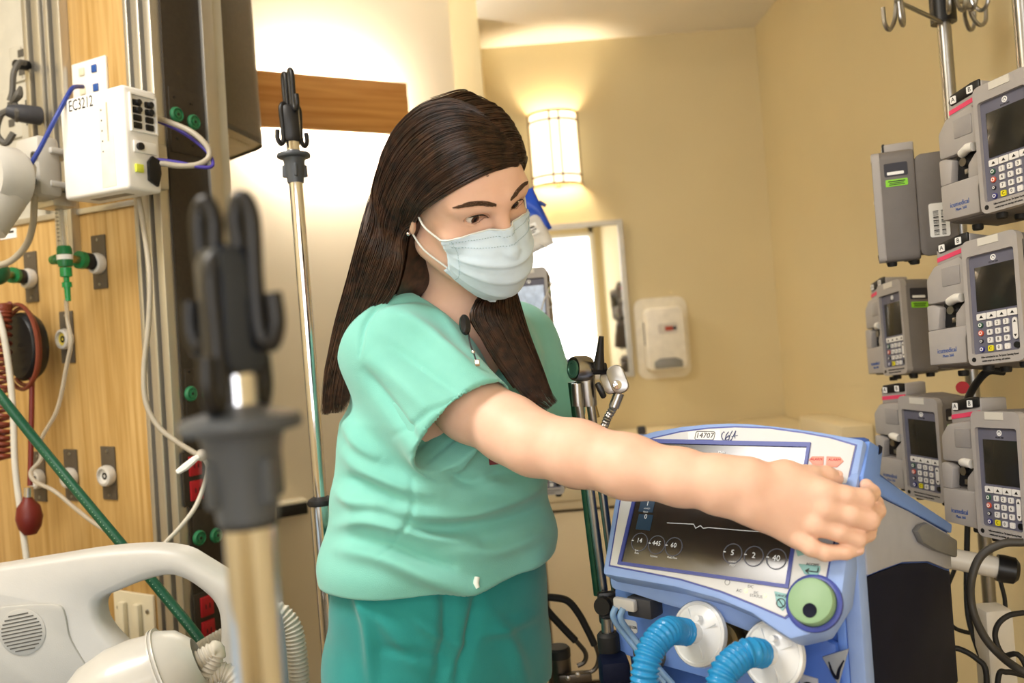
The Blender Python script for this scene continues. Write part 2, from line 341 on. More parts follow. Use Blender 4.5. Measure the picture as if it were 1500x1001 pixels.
wo = uvs(VF, [(897, 830), (950, 840), (1000, 850), (1060, 868), (1110, 888), (1152, 906), (1160, 900), (1165, 880), (1175, 861), (1195, 848), (1212, 851), (1218, 818), (1232, 760), (1255, 656), (1218, 645), (1180, 638), (1130, 631), (1080, 629), (1040, 631), (1000, 636), (960, 645), (925, 660)])
fp = wpart(vent, MB().prism(wo, .004, .0062, .0008, VF), 'face_panel', 'vent_silver')
cw = np.array(wo); cc = cw.mean(0)
wpart(vent, MB().prism([tuple(cc+(p-cc)*np.array([1.014, 1.02])) for p in cw], .0035, .0048, 0, VF), 'panel_seam', 'vent_line')
sx, sy = .112, .0835
wpart(vent, MB().ring([(-sx-.005, -sy-.004), (sx+.004, -sy-.004), (sx+.004, sy+.006), (-sx-.005, sy+.006)], [(-sx, -sy), (sx, -sy), (sx, sy), (-sx, sy)], .004, .0085, VF), 'screen_frame', 'vent_line')
m = bpy.data.materials.new('vent_screen'); m.use_nodes = True; b = m.node_tree.nodes['Principled BSDF']
nt = m.node_tree; tcn = nt.nodes.new('ShaderNodeTexNoise'); tcn.inputs['Scale'].default_value = 14; rp = nt.nodes.new('ShaderNodeValToRGB')
rp.color_ramp.elements[0].color = (.012, .010, .009, 1); rp.color_ramp.elements[1].color = (.03, .026, .024, 1); nt.links.new(tcn.outputs[0], rp.inputs[0]); nt.links.new(rp.outputs[0], b.inputs['Base Color'])
b.inputs['Roughness'].default_value = .17; b.inputs['Specular IOR Level'].default_value = .9; MATS['vent_screen'] = m
scr = wpart(vent, MB().box((0, 0, .006), (2*sx, 2*sy, .0015), 0, VF), 'screen', 'vent_screen')
gl = mat('screen_glyph', 'd8dce0', .4, var=0, emit=.35); gd = mat('screen_ring', '5a5f70', .4, var=0, emit=.05); gb = mat('screen_tile', '24405c', .4, var=0, emit=.05)
def onp(M, p, z): return M @ at((p[0], p[1], z))
tl = MB()
for px, py in ((952, 742), (948, 768)): q = uv(VF, px, py); tl.box((q[0], q[1], .0072), (.022, .021, .0004), 0, VF)
wpart(scr, tl, 'reading_tile', gb)
for t, px, py, s in (('1', 953, 741, .009), ('0', 950, 760, .009), ('14', 941, 795, .0085), ('445', 966, 799, .0085), ('60', 991, 802, .0085), ('5', 1077, 813, .0095), ('2', 1108, 817, .0095), ('40', 1141, 821, .0095), ('Main', 1061, 666, .005), ('cmH2O', 952, 748, .003), ('Ppeak', 950, 753, .003), ('bpm', 937, 809, .003), ('Rate', 937, 813, .0035), ('Volume', 962, 818, .0035), ('Peak Flow', 989, 820, .0035), ('cmH2O', 1077, 826, .003), ('PEEP', 1077, 831, .0035)):
    wpart(scr, MB().text(t, s, onp(VF, uv(VF, px, py), .0075), 0), 'screen_text', gl, smooth=0)
for px, py in ((941, 797), (966, 801), (991, 804), (1077, 814), (1108, 818), (1141, 822)):
    q = uv(VF, px, py); n = 24; R = .0125
    wpart(scr, MB().ring([(q[0]+R*math.cos(a), q[1]+R*math.sin(a)) for a in np.linspace(0, 6.283, n, False)], [(q[0]+(R-.0012)*math.cos(a), q[1]+(R-.0012)*math.sin(a)) for a in np.linspace(0, 6.283, n, False)], .007, .0074, VF), 'dial_ring', gd, smooth=0)
    wpart(scr, MB().box((q[0]-R*.85, q[1]+.001, .0075), (.003, .001, .0003), 0, VF), 'dial_pointer', gl)
wf = uvs(VF, [(981, 769), (1020, 771), (1023, 777), (1030, 773), (1034, 777), (1042, 776), (1100, 781), (1180, 786)])
tx = MB()
for a, b2 in zip(wf[:-1], wf[1:]):
    a, b2 = np.array(a), np.array(b2); c = (a+b2)/2; L = np.linalg.norm(b2-a); an = math.atan2(*(b2-a)[::-1])
    tx.box((0, 0, .0072), (L, .0007, .0003), 0, VF @ at((*c, 0)) @ np.array(Matrix.Rotation(an, 4, 'Z')))

wpart(scr, tx, 'waveform', gl, smooth=0)
# printed panel: number sticker, logo, leds, keys
st = wpart(vent, MB().prism(uvs(VF, [(1012, 649), (1011, 636), (1058, 633), (1060, 649)]), .0062, .0067, 0, VF), 'asset_sticker', 'white_ink')
q = uv(VF, 1036, 641.5); wpart(st, MB().text('14707', .0105, onp(VF, q, .0069)).ring(rrect(.029, .0125, .003, cx=q[0], cy=q[1]), rrect(.0275, .011, .0025, cx=q[0], cy=q[1]), .0067, .0071, VF), 'sticker_number', 'black_ink', smooth=0)
lg = MB(); sh = np.array([[1, .3, 0, 0], [0, 1, 0, 0], [0, 0, 1, 0], [0, 0, 0, 1]])
lp = lambda pts: [VF @ np.array([*uv(VF, 1040+x/5*.0+0, 0), 0, 1]) for x in pts]
def stroke(pts, r): lg.tube([(VF @ np.array([*uv(VF, 870+x/5, 600+y/5), .0066, 1]))[:3] for x, y in pts], r, 5, 4)
stroke([(958, 185), (952, 215), (972, 245), (985, 205), (1003, 178)], .0006); stroke([(985, 222), (1008, 212), (1003, 205), (985, 225), (985, 240), (1010, 232)], .0004)
stroke([(1030, 172), (1012, 210), (1004, 247), (1024, 236)], .0005); stroke([(1018, 248), (1042, 200), (1055, 172), (1048, 205), (1050, 226)], .0005); stroke([(1024, 214), (1070, 206)], .0004)
lg.sphere((VF @ np.array([*uv(VF, 870+968/5, 600+182/5), .0066, 1]))[:3], .001, 8, 6)
wpart(vent, lg, 'script_logo', mat('logo_navy', '1b2a66', .5, var=0))
for pts in ([(1188, 677), (1193, 672), (1210, 672), (1209, 687), (1196, 687)], [(1214, 672), (1234, 673), (1239, 679), (1229, 688), (1213, 687)]):
    k = wpart(vent, MB().prism(uvs(VF, pts), .0062, .0075, .0005, VF), 'alarm_key', 'alarm_red'); c = np.mean(uvs(VF, pts), 0)
    wpart(k, MB().text('ALARM', .0045, onp(VF, c+np.array([0, .002]), .0077)), 'key_print', 'red_ink', smooth=0)
for pts, t in (([(1168, 805), (1188, 808), (1187, 814), (1172, 818)], ''), ([(1173, 829), (1205, 832), (1205, 838), (1201, 846), (1182, 844)], 'ACCEPT'), ([(1138, 869), (1156, 873), (1156, 890), (1150, 898), (1142, 890)], 'CANCEL')):
    k = wpart(vent, MB().prism(uvs(VF, pts), .0062, .0075, .0005, VF), 'panel_key', 'teal_key'); c = np.mean(uvs(VF, pts), 0); g2 = MB()
    if t: g2.text(t, .004, onp(VF, c+np.array([0, .0055 if t == 'ACCEPT' else .006]), .0077))
    if t == 'ACCEPT':
        for a, b2 in (((-.007, -.002), (.007, -.002)), ((.007, -.002), (.007, .003)), ((-.007, -.002), (-.003, .0006)), ((-.007, -.002), (-.003, -.0046))): g2.tube([(VF @ np.array([*(c+np.array(a)), .0077, 1]))[:3], (VF @ np.array([*(c+np.array(b2)), .0077, 1]))[:3]], .0007, 5)
    if t == 'CANCEL':
        a = np.linspace(0, 6.283, 20, False); g2.ring([tuple(c+np.array([0, -.002])+.0055*np.array([math.cos(x), math.sin(x)])) for x in a], [tuple(c+np.array([0, -.002])+.0044*np.array([math.cos(x), math.sin(x)])) for x in a], .0075, .0079, VF)
        g2.tube([(VF @ np.array([*(c+np.array([-.0035, .0015])), .0077, 1]))[:3], (VF @ np.array([*(c+np.array([.0035, -.0055])), .0077, 1]))[:3]], .0006, 5)
    if g2.v: wpart(k, g2, 'key_print', 'black_ink', smooth=0)
pr = MB()
for t, px, py, s in (('AC', 1086, 868, .005), ('DC', 1103, 862, .005), ('DC', 1111, 871, .004), ('STATUS', 1111, 876, .0045)): pr.text(t, s, onp(VF, uv(VF, px, py), .0064))
q = uv(VF, 1069, 855.5); a = np.linspace(0, 6.283, 16, False); pr.ring([(q[0]+.0035*math.cos(x), q[1]+.0035*math.sin(x)) for x in a], [(q[0]+.0029*math.cos(x), q[1]+.0029*math.sin(x)) for x in a], .0062, .0065, VF)
wpart(fp, pr, 'panel_print', mat('print_grey', '6c7078', .5, var=0), smooth=0)
for px, py in ((1096, 868.5), (1124, 875.5)): wpart(vent, MB().lathe([(0, 0), (.0022, 0), (.0018, .001), (0, .0012)], 12, onp(VF, uv(VF, px, py), .0062)), 'status_led', mat('led_on', 'e8f0a0', .4, var=0, emit=1.2))
# knob in a round well
kq = uv(VF, 1195, 886); KM = onp(VF, kq, .0)
a = np.linspace(0, 6.283, 32, False)
wpart(vent, MB().lathe([(.0315, .003), (.0315, .0072), (.029, .0085), (.0265, .0085), (.0265, .0045), (.0, .0045)], 36, KM), 'knob_well', 'vent_line')
kn = wpart(vent, MB().lathe([(0, .004), (.0255, .004), (.0255, .0145), (.0245, .0168), (.022, .0178), (0, .0178)], 36, KM), 'control_knob', 'knob_green')
wpart(kn, MB().lathe([(.0065, .0175), (.0078, .0182), (.0078, .0186), (.006, .0182), (.0, .0181)], 20, KM @ at((.002, -.011, 0))), 'finger_dimple', 'vent_navy')
# main body: side profile extruded across the width
prof = [(.024, .04), (.057, .083), (.078, .083), (.083, .045), (.35, -.079), (.335, -.30), (.02, -.30), (.004, -.18), (.004, -.04)]
PB = frame(VC, vb, Z)       # x = back, y = up, z = -> to the ventilator's right
if PB[:3, 2].dot(vr) < 0: PB[:3, 2] *= -1
wpart(vent, MB().prism(prof, -.155, .1745, .006, PB), 'body', 'vent_deep')
gp = [(.035, .0), (.067, .016), (.182, -.027), (.344, -.092), (.338, -.14), (.319, -.135), (.24, -.105), (.142, -.082), (.07, -.073), (.022, -.068), (.022, -.01)]
wpart(vent, MB().prism(gp, .1735, .1785, .002, PB), 'side_panel', 'vent_grey')
dp_ = [(.022, -.07), (.07, -.075), (.142, -.084), (.24, -.107), (.319, -.137), (.334, -.142), (.332, -.298), (.02, -.298)]
wpart(vent, MB().prism(dp_, .1735, .177, .0015, PB), 'lower_side_panel', 'vent_navy')
tp = uvs(SP, [(1258, 705), (1269, 646), (1288, 658), (1284, 697), (1390, 768), (1389, 781), (1330, 749), (1280, 724), (1262, 722)])
wpart(vent, MB().prism(tp, .1735, .180, .002, PB), 'side_trim', mat('vent_mid', '6f97e6', .42, var=.03, bump=.1, bscale=900))
wpart(vent, MB().prism(uvs(SP, [(1331, 777), (1338, 768), (1346, 765), (1390, 790), (1390, 816), (1360, 806), (1340, 795)]), .178, .187, .003, PB), 'release_lever', 'vent_lever')
wpart(vent, MB().prism(uvs(SP, [(1282, 652), (1286, 655), (1285, 663), (1281, 666)]), .179, .181, 0, PB), 'latch_notch', 'vent_navy')
wpart(vent, MB().prism([(.0, .02), (.026, .05), (.026, -.30), (-.004, -.30)], .158, .1765, .003, PB), 'corner_strip', 'vent_blue')
wpart(vent, MB().prism([(.0, -.02), (.012, .0), (.012, -.30), (-.002, -.30)], .146, .158, .003, PB), 'inner_strip', 'vent_mid')
# lower front: cheek under the knob, underside lip, ports
wpart(vent, MB().prism([(.095, -.125), (.15, -.14), (.15, -.30), (.1, -.30), (.085, -.2), (.07, -.15)], 0, .014, .006, LF), 'cheek', 'vent_deep')
wpart(vent, MB().prism([(-.15, -.115), (-.11, -.118), (-.06, -.125), (.0, -.13), (.05, -.14), (.075, -.15), (.075, -.1), (-.15, -.088)], -.01, .03, .008, LF), 'overhang', 'vent_blue')
wpart(vent, MB().prism(uvs(LF, [(903, 862), (1000, 880), (1090, 905), (1120, 955), (1100, 1010), (905, 955)]), -.002, .004, .002, LF), 'port_plate', 'vent_mid')
q = uvs(LF, [(922, 870), (1060, 895)]); cn = MB().box((uv(LF, 955, 886)[0], uv(LF, 955, 882)[1], .016), (.038, .026, .032), .003, LF)
cn = wpart(vent, cn, 'tube_connector', 'dark_grey')
wpart(cn, MB().box((uv(LF, 943, 878)[0]-.006, uv(LF, 943, 878)[1]+.002, .035), (.034, .016, .01), .003, LF), 'connector_latch', mat('latch_grey', 'c4c2bd', .4))
for dx in (-.018, -.006):
    c = np.array([uv(LF, 943, 880)[0]+dx, uv(LF, 943, 880)[1]]); P = lambda x, y, z: (LF @ np.array([x, y, z, 1]))[:3]
    wpart(cn, MB().tube([P(c[0], c[1], .04), P(c[0]-.003, c[1]-.014, .043), P(c[0]+.005, c[1]-.04, .03), P(c[0]+.03, c[1]-.075, .02), P(c[0]+.05, c[1]-.1, .012)], .0042, 10, 6), 'sensor_tube', mat('blue_clear', '9cc3ea', .2, var=0, trans=.4))
nb = wpart(vent, MB().prism(rrect(.027, .017, .004, cx=uv(LF, 924, 916)[0], cy=uv(LF, 924, 916)[1]), .003, .005, 0, LF), 'nebulizer_label', 'vent_silver')
wpart(nb, MB().text('NEBULIZER', .0052, onp(LF, uv(LF, 926, 917), .0053), sx=.85), 'label_print', 'black_ink', smooth=0)
q = uv(LF, 1103, 928); nb = wpart(vent, MB().prism(rrect(.04, .026, .004, cx=q[0]+.004, cy=q[1]), .004, .006, 0, LF), 'patient_label', 'vent_silver')
wpart(nb, MB().text('FROM', .008, onp(LF, (q[0], q[1]+.006), .0063)).text('PATIENT', .008, onp(LF, (q[0], q[1]-.005), .0063)), 'label_print', 'black_ink', smooth=0)
sl = MB()
for i in range(9): q = uv(LF, 1060+i*5.6, 898+i*1.4); sl.box((*q, .005), (.0035, .005, .002), 0, LF)
wpart(vent, sl, 'vent_slots', 'vent_navy')
q = uv(LF, 1069, 930); pm = wpart(vent, MB().lathe([(.0, .002), (.034, .002), (.034, .012), (.03, .013), (.028, .008), (0, .007)], 32, onp(LF, q, 0)), 'port_well', 'black_plastic')
wpart(pm, MB().lathe([(0, .007), (.024, .007), (.022, .02), (.016, .022), (.014, .015), (0, .014)], 24, onp(LF, q, 0)), 'brass_port', mat('brass', 'b09a6a', .35, .9))
q = uv(LF, 957, 955); wpart(vent, MB().lathe([(0, 0), (.022, 0), (.022, .016), (.017, .018), (.015, .01), (0, .009)], 24, onp(LF, q, 0)), 'brass_port', 'brass')
t3 = uvs(off(LF, .014), [(1205, 962), (1244, 950), (1229, 1003)]); tp_ = wpart(vent, MB().prism(t3, .013, .0165, .001, LF), 'logo_plate', mat('logo_plate', 'aab4c4', .35, .4))
tk = [(1214, 970), (1219, 985), (1226, 994), (1229, 982), (1236, 968)]
wpart(tp_, MB().tube([(LF @ np.array([*uv(off(LF, .017), *p), .017, 1]))[:3] for p in tk], [.0008, .0016, .002, .0016, .0007], 6, 5), 'tick_mark', 'vent_navy')
q = uv(LF, 1193, 998); sk = wpart(vent, MB().prism([(q[0]-.011, q[1]+.012), (q[0]+.011, q[1]+.01), (q[0]+.011, q[1]-.02), (q[0]-.011, q[1]-.02)], .013, .016, .001, LF), 'socket_plate', 'vent_grey')
wpart(sk, MB().lathe([(0, .0155), (.0085, .0155), (.0085, .018), (.006, .018), (.0055, .0165), (0, .0165)], 20, onp(LF, (q[0], q[1]-.004), 0)), 'socket', 'black_plastic')
# stand that carries the ventilator
wpart(vent, MB().box(tuple(VB+Z*.73+vb*.02), (.2, .2, .06), .02), 'stand_collar', 'dark_grey')
wpart(vent, MB().cyl(tuple(VB+Z*.1), tuple(VB+Z*.73), .035, 20), 'stand_column', 'vent_grey')
for k in range(5):
    a = k*2*math.pi/5+.3; d = np.array([math.cos(a), math.sin(a), 0])
    l = wpart(vent, MB().tube([VB+Z*.12, VB+d*.15+Z*.105, VB+d*.27+Z*.085], [.028, .022, .018], 10), 'stand_leg', 'dark_grey')
    wpart(l, MB().lathe([(0, -.012), (.036, -.012), (.036, .012), (0, .012)], 18, frame(VB+d*.27+Z*.0365, (0, 0, 1), z=np.cross(d, Z))), 'caster', 'black_rubber')
# bacterial filters and blue hoses
HB = mat('hose_blue', '2f9fe0', .25, var=.05, scale=80, trans=.25, ior=1.3, coat=.3); fm = mat('filter_shell', 'eceeee', .25, var=.03, alpha=.9, coat=.3)
def filt(px, py, zoff, label):
    M = off(LF, zoff); c = uv(M, px, py); FM = M @ at((*c, 0))
    ax = -vb*.93-vr*.12+Z*.35; FM = frame(FM[:3, 3], vr, z=ax); t = thing('breathing_filter', label, 'filter', FM, 'filters on the ventilator ports')
    MB().lathe([(.011, -.03), (.013, -.012), (.034, -.008), (.0385, -.004), (.0385, .0)], 40).build('rear_shell', fm, t)
    MB().lathe([(.0385, 0), (.0385, .003), (.0355, .0045), (.034, .003), (.024, .0065), (.012, .009), (.0115, .022), (.009, .022), (0, .02)], 40).build('front_shell', fm, t)
    MB().lathe([(.037, -.0015), (.0398, -.0015), (.0398, .0018), (.037, .0018)], 40).build('rim', 'clear_plastic', t)
    MB().cyl((.006, .018, .0065), (.006, .018, .016), .0035, 10).build('sampling_port', fm, t)
    for k in range(4):
        a = k*math.pi/2+.5; MB().box((0, 0, 0), (.018, .0012, .002), 0, np.array(Matrix.Rotation(a, 4, 'Z')) @ at((.022, 0, .0075))).build('stiffening_rib', fm, t)
    return t, FM
def hose(name, path, r, label, m, cat='hose', pitch=.0062, group=None, n=14):
    p = spline(path, 24); d = np.r_[0, np.cumsum(np.linalg.norm(np.diff(p, axis=0), axis=1))]; L = d[-1]; N = int(L/pitch*6); s = np.linspace(0, L, N)
    q = np.stack([np.interp(s, d, p[:, i]) for i in range(3)], 1); rr = r*(1+.1*np.sin(2*math.pi*s/pitch))
    v, f = sweep(q, rr, n); o = MB().add(v, f).build(name, m, smooth=180); return tag(o, label, cat, group)
F1, FM1 = filt(1024, 929, .045, 'round white breathing filter beside the nebulizer label'); F2, FM2 = filt(1133, 960, .05, 'round white breathing filter beside the V-shaped emblem')
P1 = (FM1 @ np.array([0, 0, .0245, 1]))[:3]; P2 = (FM2 @ np.array([0, 0, .0245, 1]))[:3]; a1 = FM1[:3, 2]
yj = W(985, 1170, .98)
hose('breathing_hose', [P1, P1+a1*.02, W(975, 927, .985), W(952, 955, .965), W(944, 1001, .955), W(948, 1080, .96), yj+np.array([-.012, 0, .03])], .0152, 'blue corrugated breathing hose on the filter beside the nebulizer label', HB)
hose('breathing_hose', [P2, P2+a1*.02, W(1085, 962, .945), W(1061, 985, .93), W(1052, 1020, .925), W(1040, 1090, .94), yj+np.array([.012, 0, .03])], .0152, 'blue corrugated breathing hose on the filter beside the V-shaped emblem', HB)
ypt = thing('y_connector', 'clear plastic Y connector joining both blue hoses', 'connector', at(yj)); MB().tube([(-.012, 0, .033), (-.006, 0, .005), (0, 0, -.05)], .0125, 14, 5).tube([(.012, 0, .033), (.006, 0, .005), (0, 0, -.02)], .0125, 14, 5).build('wye', 'clear_plastic', ypt)
MB().lathe([(.0126, -.005), (.015, -.005), (.015, .005), (.0126, .005)], 20, at((0, 0, -.05))).build('collar', 'white_plastic', ypt)
# ================================================================== INFUSION PUMPS
mat('pump_shell', 'aaa5a2', .45, var=.03, bump=.12, bscale=900); mat('pump_dark', '2b2a34', .5); mat('foil_label', 'd6d2c8', .4, var=.02)
def PMX(c, yaw, tilt, roll):
    yaw, tilt, roll = map(math.radians, (yaw, tilt, roll)); r = np.array([math.cos(yaw), -math.sin(yaw), 0]); b = np.array([math.sin(yaw), math.cos(yaw), 0])
    u = Z*math.cos(tilt)+b*math.sin(tilt); return frame(np.array(c)+Z*CZ, r*math.cos(roll)+u*math.sin(roll), u*math.cos(roll)-r*math.sin(roll))
DEP = .065
def make_pump():
    t = thing('infusion_pump', 'x', 'infusion pump', np.eye(4), 'grey infusion pumps')
    # display half: shell, recessed face, screen, keys
    sh = MB().prism([(-.046, -.086), (-.041, -.093), (.041, -.093), (.046, -.086), (.046, .083), (.038, .092), (0, .0955), (-.038, .092), (-.046, .083)], -DEP, -.006, .006)
    sh.build('display_housing', 'pump_side', t)
    o = rrect(.092, .186, .01, 4); i = rrect(.078, .146, .004, 4, cy=-.004)
    bz = MB().ring(o, i, -.012, 0).build('bezel', 'pump_shell', t)
    MB().box((0, .0865, .0005), (.034, .011, .001), 0).build('tape_strip', 'foil_label', t)
    fc = MB().prism(rrect(.08, .148, .003, 3, cy=-.004), -.012, -.0055).build('keypad_face', 'pump_face', t)
    sc = MB().box((.003, .0185, -.005), (.0655, .0655, .0012), .0004).build('screen', 'screen_off', t)
    rg_ = MB(); a = np.linspace(0, 6.283, 16, False); rg_.ring([(.002+.0045*math.cos(x), .0615+.0045*math.sin(x)) for x in a], [(.002+.003*math.cos(x), .0615+.003*math.sin(x)) for x in a], -.0055, -.005); rg_.prism([(-.0005, .0595), (.0045, .0595), (.002, .0638)], -.0055, -.0049)
    rg_.build('maker_emblem', 'white_ink', fc, smooth=0)
    MB().text('PLUM 360', .0035, at((.002, .0548, -.0053))).build('maker_print', 'black_ink', fc, smooth=0)
    def key(x, y, w, h, m, g='', s=.0065, r=.0015):
        k = MB().prism(rrect(w, h, min(r, w/2.1, h/2.1), 3, cx=x, cy=y), -.0056, -.0034).build('key', m, t)
        if g: MB().text(g, s, at((x, y, -.0033)), .0002).build('key_print', 'black_ink' if m in ('key_white', 'key_yellow') else 'white_ink', k, smooth=0)
        return k
    for i in range(4):
        x = -.0225+i*.0168; k = key(x, -.0225, .0158, .0095, 'key_white')
        MB().prism([(x-.003, -.0245), (x+.003, -.0245), (x, -.0203)], -.0034, -.003).build('arrow', 'black_ink', k, smooth=0)
    gr = [['1', '2', '3'], ['4', '5', '6'], ['7', '8', '9'], ['C', '0', '.']]
    for r, row in enumerate(gr):
        for c, g in enumerate(row): key(-.0105+c*.0135, -.0345-r*.0118, .0085, .0082, 'key_yellow' if g == 'C' else 'key_white', g)
    for r, m in enumerate(('key_green', 'key_red', 'pump_dark', 'key_blue')):
        y = -.0345-r*.0118; q = .0042 if r != 2 else .003
        k = MB().lathe([(0, -.0056), (q, -.0056), (q, -.0036), (q*.8, -.0032), (0, -.0032)], 16, at((-.0255, y, 0))).build('round_key', m, t)
        n = np.linspace(0, 6.283, 12, False); MB().ring([(-.0255+q*.65*math.cos(x), y+q*.65*math.sin(x)) for x in n], [(-.0255+q*.4*math.cos(x), y+q*.4*math.sin(x)) for x in n], -.0033, -.0029).build('key_print', 'white_ink', k, smooth=0)
    k = key(.0305, -.046, .008, .031, 'key_white', r=.004)
    MB().prism([(.028, -.0375), (.0305, -.034), (.033, -.0375)], -.0034, -.003).prism([(.028, -.0545), (.0305, -.058), (.033, -.0545)], -.0034, -.003).build('arrow', 'black_ink', k, smooth=0)
    MB().lathe([(0, -.0056), (.0045, -.0056), (.0045, -.0034), (0, -.0034)], 16, at((.031, -.0695, 0))).build('round_key', 'black_plastic', t)
    pr = MB().text('Follow instructions for use. The System Operating Manual', .0041, at((.006, -.0825, .0002)), sx=.62).text('contains proper use, warnings, and cautions.', .0041, at((.0, -.0877, .0002)), sx=.62)
    pr.build('instruction_print', 'black_ink', bz, smooth=0)
    MB().lathe([(.0022, 0), (.0034, 0), (.0034, .0006), (.0022, .0006)], 16, at((-.036, -.0845, 0))).build('instruction_icon', 'black_ink', bz)
    # cassette half
    cs = MB().prism([(-.128, -.086), (-.046, -.09), (-.046, .07), (-.06, .082), (-.112, .075), (-.128, .055)], -.12, -.024, .004).build('cassette_body', 'pump_side', t)
    up = MB().prism([(-.126, .012), (-.052, .012), (-.052, .066), (-.062, .078), (-.11, .071), (-.126, .052)], -.026, -.012, .004).build('cassette_hood', 'pump_shell', t)
    MB().box((-.078, .05, -.0125), (.034, .03, .004), .002).build('hood_window', mat('hood_grey', '9f9b9a', .3), t)
    # lever door with stepped opening
    dr = MB()
    dr.prism([(-.124, -.084), (-.056, -.086), (-.056, -.05), (-.05, -.035), (-.05, -.03), (-.124, -.03)], -.026, -.008, .003)
    dr.prism([(-.124, -.0305), (-.104, -.0305), (-.098, .004), (-.112, .01), (-.124, .01)], -.026, -.008, .003)
    dr.prism([(-.074, -.0305), (-.05, -.0305), (-.05, .006), (-.058, .004), (-.072, -.01)], -.026, -.01, .002)
    dr = dr.build('cassette_door', 'pump_shell', t)
    MB().text('icumedical', .0105, at((-.09, -.064, -.0077)), sx=.8).text('Plum 360', .006, at((-.088, -.0725, -.0077)), sx=.9).build('door_print', 'blue_ink', dr, smooth=0)
    MB().box((-.085, -.008, -.024), (.034, .036, .006)).build('cassette_slot', 'black_plastic', t)
    MB().cyl((-.086, -.002, -.024), (-.086, -.002, -.015), .0065, 14).box((-.077, -.018, -.018), (.014, .008, .006), .001).build('mechanism', 'steel', t)
    MB().tube([(-.088, .012, -.018), (-.066, .013, -.006), (-.056, .012, -.006)], .007, 12).build('lever', 'white_plastic', t)
    # handle block with channel letters
    hb = MB().prism([(-.112, .07), (-.048, .08), (-.048, .112), (-.062, .112), (-.106, .105), (-.112, .098)], -.07, -.022, .003).build('channel_block', 'pump_shell', t)
    MB().prism([(-.109, .097), (-.104, .091), (-.05, .098), (-.05, .1135), (-.064, .1135), (-.104, .107)], -.024, -.019, .002).build('letter_bar', 'black_plastic', hb)
    MB().prism([(-.11, .078), (-.05, .086), (-.05, .093), (-.11, .085)], -.0225, -.0212).build('pink_tape', 'pink_tape', hb)
    for x, y, g in ((-.098, .0985, 'A'), (-.067, .103, 'B')):
        kk = MB().prism(rrect(.011, .011, .001, 2, cx=x, cy=y), -.0195, -.0183).build('letter_tile', 'white_ink', hb)
    for x, y, g in ((-.098, .0985, 'A'), (-.067, .103, 'B')): MB().text(g, .01, at((x, y, -.0182))).build('letter_print', 'black_ink', hb, smooth=0)
    # side: stickers, rear block, feet
    SM = frame((.046, 0, 0), (0, 0, -1), (0, 1, 0))           # x backwards, y up, z to pump right
    MB().prism(rrect(.036, .022, .002, 3, cx=.036, cy=.062), 0, .0008, 0, SM).build('maker_label', 'pump_dark', t)
    MB().prism(rrect(.026, .005, .001, 2, cx=.035, cy=.056), .0008, .0012, 0, SM).build('label_bar', 'white_ink', t)
    gs = MB().prism(rrect(.034, .0115, .001, 2, cx=.036, cy=.04), 0, .0008, 0, SM).build('lime_sticker', 'lime_sticker', t)
    MB().box((.036, .0425, .001), (.026, .0016, .0004), 0, SM).box((.036, .0395, .001), (.022, .0012, .0004), 0, SM).box((.036, .037, .001), (.024, .0012, .0004), 0, SM).build('sticker_print', 'black_ink', gs, smooth=0)
    MB().prism(rrect(.06, .17, .012, 4, cx=.094, cy=-.003), -.086, -.003, .006, SM).build('rear_block', 'pump_side', t)
    bl = MB().prism(rrect(.03, .056, .003, 3, cx=.096, cy=-.03), -.004, -.0015, 0, SM).build('barcode_label', 'white_ink', t)
    bc = MB(); y = -.054
    for i in range(16):
        w = random.choice((.0008, .0012, .002)); bc.box((.091, y, -.0013), (.008, w, .0004), 0, SM); bc.box((.102, y, -.0013), (.006, w, .0004), 0, SM); y += w+.0014
    bc.build('barcode', 'black_ink', bl, smooth=0)
    for x, z in ((-.03, -.02), (.03, -.02), (-.03, -.055), (.03, -.055), (-.1, -.05)):
        MB().lathe([(0, -.1005), (.007, -.1005), (.008, -.098), (.008, -.0925), (0, -.0925)], 12, frame((x, 0, z), (1, 0, 0), (0, 0, -1))).build('foot', 'black_rubber', t)
    return t
pump0 = make_pump(); used = [False]
def pump(M, label, screen=None):
    o = copy_tree(pump0) if used[0] else pump0
    used[0] = True; o.matrix_world = Matrix(np.array(M)); o['label'] = label
    if screen:
        for c in o.children:
            if c.name.startswith('screen'): c.material_slots[0].link = 'OBJECT'; c.material_slots[0].material = MATS[screen]
    return o
mat('screen_lit', 'b9c6d8', .2, var=.25, scale=60, emit=.5)
pump(PMX((.691, 1.224, .007), 69.4, 7.2, 5.4), 'grey infusion pump in the middle of the front stack with tape above its screen')
pump(PMX((.706, 1.191, .224), 71.9, 4.3, 4), 'topmost grey infusion pump of the front stack below the pole hooks')
pump(PMX((.689, 1.241, -.25), 76.7, 3.1, 2.5), 'lowest grey infusion pump of the front stack above the white rail')
pump(PMX((.718, 1.536, -.25), 71.8, -1.5, -1.5), 'lowest grey infusion pump of the rear stack right behind the ventilator')
pump(PMX((.757, 1.703, -.033), 85.4, 2.8, 5.6), 'middle grey infusion pump of the rear stack turned towards the mirror')
pump(PMX((.65, 1.49, .18), 113, 0, -5.7), 'topmost grey infusion pump of the rear stack showing barcode and green sticker')
c = W(776, 451, 2.0); pump(PMX((c[0], 2.0, c[2]-CZ), 8, 0, 0), 'infusion pump with lit blue screen behind the nurse', 'screen_lit')
c = W(794, 668, 2.0); pump(PMX((c[0], 2.0, c[2]-CZ), 8, 0, 0), 'infusion pump below the lit one, mostly hidden behind the nurse')
